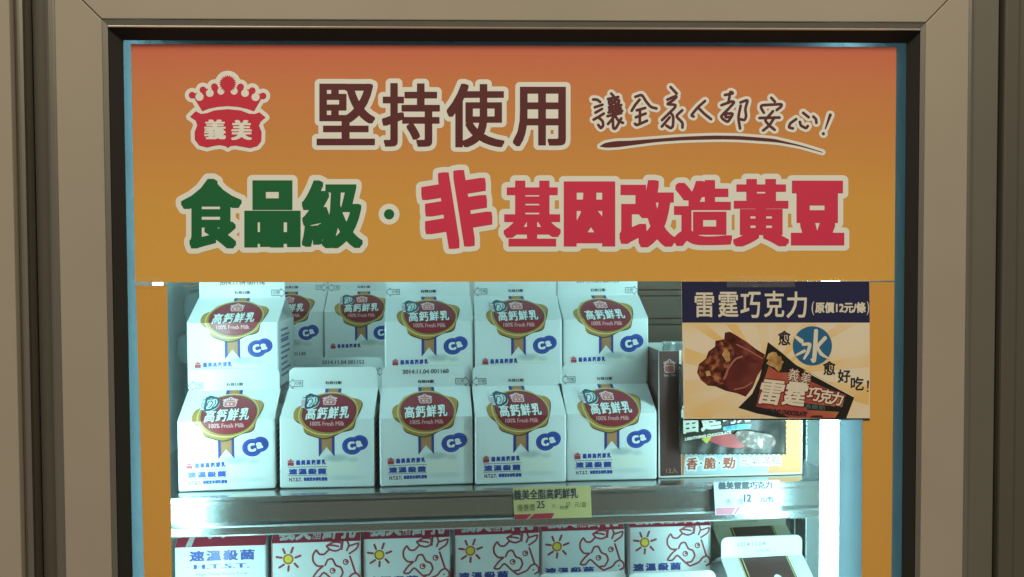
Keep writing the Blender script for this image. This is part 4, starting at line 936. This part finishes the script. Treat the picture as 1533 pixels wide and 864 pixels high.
a = Art(); a.poly([(1026, 676), (1153, 673), (1149.5, 708), (1023.5, 711)], mat('box_pale_blue', (0.50, 0.60, 0.64), 0.4), 2)
k = Ink(1018, 672, 1178, 712, 0.4)
for ch, b in (('香', (1027.5, 685, 1044.4, 703.5)), ('脆', (1054, 684.5, 1072, 702.5)), ('勁', (1082, 684, 1101, 702))): k.text(ch, *b, dil=(0.8, 0.6), shear=0.1, m=4)
k.circle(1049.5, 693.6, 1.6, m=4).circle(1077, 693.2, 1.6, m=4)
for ch, b in (('元', (1108.5, 684, 1121, 696.5)), ('氣', (1125, 683.5, 1138.5, 696)), ('滿', (1140, 683.5, 1153.5, 696)), ('點', (1155, 682.5, 1168.5, 695.5))): k.text(ch, *b, dil=(0.2, 0.2), m=4)
a.ink(k, WPR, 3, 2.4, tol=0.12).ink(k, mat('box_salmon_ink', (0.46, 0.08, 0.03), 0.4), 4, tol=0.12)
box_art(a, 'banner_lettering')
a = Art(); emblem(a, (993, 537.5, 1011.5, 559), mat('emblem_pale', (0.60, 0.45, 0.42), 0.4), mat('emblem_rust', (0.30, 0.07, 0.06), 0.4), 2, text=False)
k = Ink(995, 700, 1018, 710, 0.3).text('12入', 997.5, 700.5, 1014.5, 708.5); a.ink(k, mat('box_rust_ink', (0.55, 0.26, 0.14), 0.4), 2, tol=0.1)
k = Ink(990, 558, 1015, 566, 0.25).text('Since 1934', 994, 560, 1011, 563.6); a.ink(k, mat('emblem_pale', (0.60, 0.45, 0.42), 0.4), 2, tol=0.1); box_art(a, 'panel_print', dp_)
# wrapped bar fixed to the front of the box: pillow shape with serrated ends
def pouch(x0, y0, x1, y1, dy, fat, mats, parent, name, nx=44, ny=34, teeth=True):
    """pillow-shaped wrapper given by its pixel rectangle on the box plane"""
    V = []; F = []
    for side in (-1, 1):
        for j in range(ny + 1):
            for i in range(nx + 1):
                u, w_ = i / nx, j / ny; ex = 0.0
                px = x0 + (x1 - x0) * u; py = y0 + (y1 - y0) * w_
                if teeth:
                    if i in (0, nx) : px += (0.9 if j % 2 else -0.6) * (1 if i == 0 else -1)
                    if j in (0, ny): py += (0.9 if i % 2 else -0.6) * (1 if j == 0 else -1)
                fx = min(1, max(0, (min(u, 1 - u) - 0.05) / 0.25)); fy = min(1, max(0, (min(w_, 1 - w_) - 0.07) / 0.3))
                b_ = math.sin(fx * math.pi / 2) * math.sin(fy * math.pi / 2)
                wr = 0.0004 * math.sin(u * 37 + w_ * 11) * (1 - b_ * 0.6) + 0.0003 * math.sin(w_ * 53 - u * 9)
                V.append(on_plane(px, py, BO + UY * (dy + side * (0.0005 + fat * b_) + wr), BN))
    m = (nx + 1) * (ny + 1)
    for s_ in (0, 1):
        for j in range(ny):
            for i in range(nx):
                q = s_ * m + j * (nx + 1) + i; f = (q, q + 1, q + nx + 2, q + nx + 1); F.append(f if s_ == 0 else f[::-1])
    for i in range(nx):
        for j in (0, ny): q = j * (nx + 1) + i; F.append((q, q + 1, m + q + 1, m + q))
    for j in range(ny):
        for i in (0, nx): q = j * (nx + 1) + i; F.append((q, q + nx + 1, m + q + nx + 1, m + q))
    pl_ = parent.matrix_basis.inverted(); V = [tuple(pl_ @ Vector(v)) for v in V]
    me = bpy.data.meshes.new(name); me.from_pydata(V, [], F); me.materials.append(mats); me.polygons.foreach_set('use_smooth', [True] * len(me.polygons)); me.update()
    bm = bmesh.new(); bm.from_mesh(me); bmesh.ops.recalc_face_normals(bm, faces=bm.faces[:]); bm.to_mesh(me); bm.free()
    return link(name, me, parent)
WRAP = blotch_mat('wrapper_dark_foil', [(0.016, 0.014, 0.013), (0.035, 0.028, 0.022), (0.07, 0.055, 0.045)], 60, 0.42, 0.12, detail=3, bump=0.15)
def wloc(px, py): p = boxpt(px, py, -0.0085); return (p[0], p[1], p[2])
cb1 = thing('chocolate_bar', 'dark foil wrapped chocolate bar with serrated edges fixed on the front of the display box', 'chocolate bar', wloc(1096, 680), YAW, 'wrapped chocolate bars')
pouch(1016.5, 545, 1177, 680.5, -0.0075, 0.0055, WRAP, cb1, 'wrapper')
# print on the bar (flat label just proud of the foil)
bloc = plane_map(BO - UY * 0.0138, BN)
def bar_art(a, n, par=cb1):
    inv = cb1.matrix_basis.inverted()
    me = a.data(n, lambda x, y, k: np.array([tuple(inv @ Vector(p)) for p in bloc(x, y, k)])); return link(n, me, par)
def z9(pts): return [(1000 + p[0] / 6.645, 600 + p[1] / 6.645) for p in pts]
BR = blotch_mat('wrapper_red_print', [(0.30, 0.02, 0.03), (0.42, 0.05, 0.05), (0.50, 0.12, 0.07)], 40, 0.4, 0.1, detail=1); BY = mat('wrapper_yellow_print', (0.50, 0.40, 0.06), 0.25, coat=0.6, noise=0.2)
BCR = blotch_mat('wrapper_crisp_print', [(0.03, 0.015, 0.012), (0.10, 0.04, 0.03), (0.36, 0.27, 0.22)], 260, 0.4, 0.1, detail=4)
a = Art()
a.ink(Ink(1050, 630, 1135, 676, 0.6).poly(smooth_poly(z9([(400, 395), (450, 345), (560, 325), (680, 330), (800, 470), (620, 470), (480, 430)]), 2)), BR, 1)
a.ink(Ink(1040, 635, 1080, 668, 0.6).poly(z9([(330, 380), (440, 345), (420, 385), (385, 430), (355, 400)])), BY, 2)
a.ink(Ink(1090, 635, 1168, 680, 0.6).poly(smooth_poly(z9([(655, 350), (690, 300), (760, 292), (880, 315), (1040, 340), (1080, 400), (1050, 480), (820, 480), (720, 420)]), 2)), BCR, 3)
a.ink(Ink(1126, 652, 1146, 675, 0.5).poly(z9([(900, 375), (940, 385), (945, 440), (920, 468), (895, 430)])), WPR, 4)
bar_art(a, 'bar_picture')
a = Art(); k = Ink(1016, 595, 1130, 652, 0.45)
k.text('雷', 1020, 606, 1048, 648, dil=(0.9, 0.9), rot=8, shear=0.12, m=4).text('霆', 1049, 601, 1080, 644, dil=(0.9, 0.9), rot=8, shear=0.12, m=4).text('巧克', 1082, 606, 1124, 634, dil=(0.4, 0.4), rot=8, shear=0.12, m=4)
a.ink(k, mat('wrapper_black_ink', (0.01, 0.01, 0.01), 0.3), 4, 1.3, tol=0.12).ink(k, mat('wrapper_silver_ink', (0.55, 0.52, 0.45), 0.3, coat=0.6), 5, tol=0.12)
k = Ink(1080, 630, 1128, 646, 0.4).poly(z9([(545, 260), (700, 235), (830, 235), (820, 275), (700, 290), (550, 298)])); a.ink(k, mat('wrapper_teal_print', (0.10, 0.40, 0.40), 0.3, coat=0.5), 5.5)
k = Ink(1080, 630, 1128, 646, 0.3).text('香脆勁', 1086, 636.5, 1120, 642.5, rot=3); a.ink(k, NAVYI, 6, tol=0.1)
k = Ink(1020, 640, 1100, 665, 0.3).text('LIGHTNING CHOCOLATE', 1025, 650, 1095, 654.5, rot=9, shear=0.25, dil=(0.3, 0.3)); a.ink(k, mat('wrapper_silver_ink', (0.55, 0.52, 0.45), 0.3), 5, tol=0.1)
bar_art(a, 'bar_lettering')
FOILG = mat('grey_foil_back', (0.26, 0.27, 0.25), 0.3, coat=0.5, noise=0.25, nscale=60, bump=0.4, bscale=120)
p2 = boxpt(1040, 690, 0.02)
cb2 = thing('chocolate_bar', 'grey backed wrapped bar standing inside the display box, only its serrated top left corner showing', 'chocolate bar', (p2[0], p2[1], ZS + 0.002), YAW, 'wrapped chocolate bars')
pouch(992, 511, 1090, 700, 0.022, 0.005, FOILG, cb2, 'wrapper')

# ------------------------------------------------------------------ things deep in the cabinet
def pillow_bm(sx, sy, sz, seed):
    rnd = random.Random(seed); bm = bmesh.new(); bmesh.ops.create_icosphere(bm, subdivisions=4, radius=1.0); ph = [rnd.uniform(0, 6) for _ in range(4)]
    for v in bm.verts:
        c = v.co; q = 0.55; f = lambda a_: math.copysign(abs(a_) ** q, a_)
        w_ = 1 + 0.05 * math.sin(9 * c.x + ph[0]) * math.sin(8 * c.z + ph[1]) + 0.03 * math.sin(17 * c.y + ph[2] + 6 * c.x)
        v.co = Vector((f(c.x) * sx, f(c.y) * sy, f(c.z) * sz * w_ + sz))
    return bm
BAGM = film_mat('clear_pack_film', (0.20, 0.26, 0.26), 0.45, 0.2, 0.9, 50)
STRAPM = mat('pack_label_band', (0.30, 0.20, 0.14), 0.5, noise=0.2)
gz = ZS + 0.0004
gl = ['wrapped clear plastic pack at the bottom of the pile left of the milk cartons', 'wrapped clear plastic pack second from the bottom left of the milk cartons', 'wrapped clear plastic pack third from the bottom left of the milk cartons', 'wrapped clear plastic pack with a brown band on top of the pile at the left']
for i in range(4):
    c = A0 + UX * (-0.004 + 0.005 * (i % 2)) + UY * 0.20; sz = 0.0215
    t = thing('plastic_pack', gl[i], 'pack', (c[0], c[1], gz), YAW + 0.1 * (i % 2), 'plastic packs piled at the left')
    bm_obj('film_wrap', pillow_bm(0.045, 0.055, sz * 0.94, i), BAGM, t, smooth=True)
    if i == 3: bm_obj('band', box_bm(-0.0455, 0.0455, -0.02, 0.02, 0.0415, 0.0432, 0.0005), STRAPM, t)
    gz += 0.0424
BXB = mat('brown_box_card', (0.12, 0.062, 0.035), 0.55, noise=0.3, nscale=18, bump=0.2, bscale=60, stretch=(1, 1, 6)); BXL = mat('box_gap_shade', (0.02, 0.014, 0.01), 0.7)
bc = P(1000, 500, 0.36); bz = ZS + 0.0004
for i in range(7):
    t = thing('brown_box', 'flat dark brown box, number %s from the top of the pile behind the chocolate box' % ['seven', 'six', 'five', 'four', 'three', 'two', 'one'][i], 'box', (bc[0] + random.uniform(-.003, .003), bc[1], bz), YAW, 'flat brown boxes at the back')
    bm_obj('box_body', box_bm(-0.055, 0.06, -0.05, 0.03, 0, 0.0255, 0.001), BXB, t); bm_obj('lid', box_bm(-0.0562, 0.0612, -0.0512, 0.0312, 0.0256, 0.0318, 0.001), BXB, t); bz += 0.0322
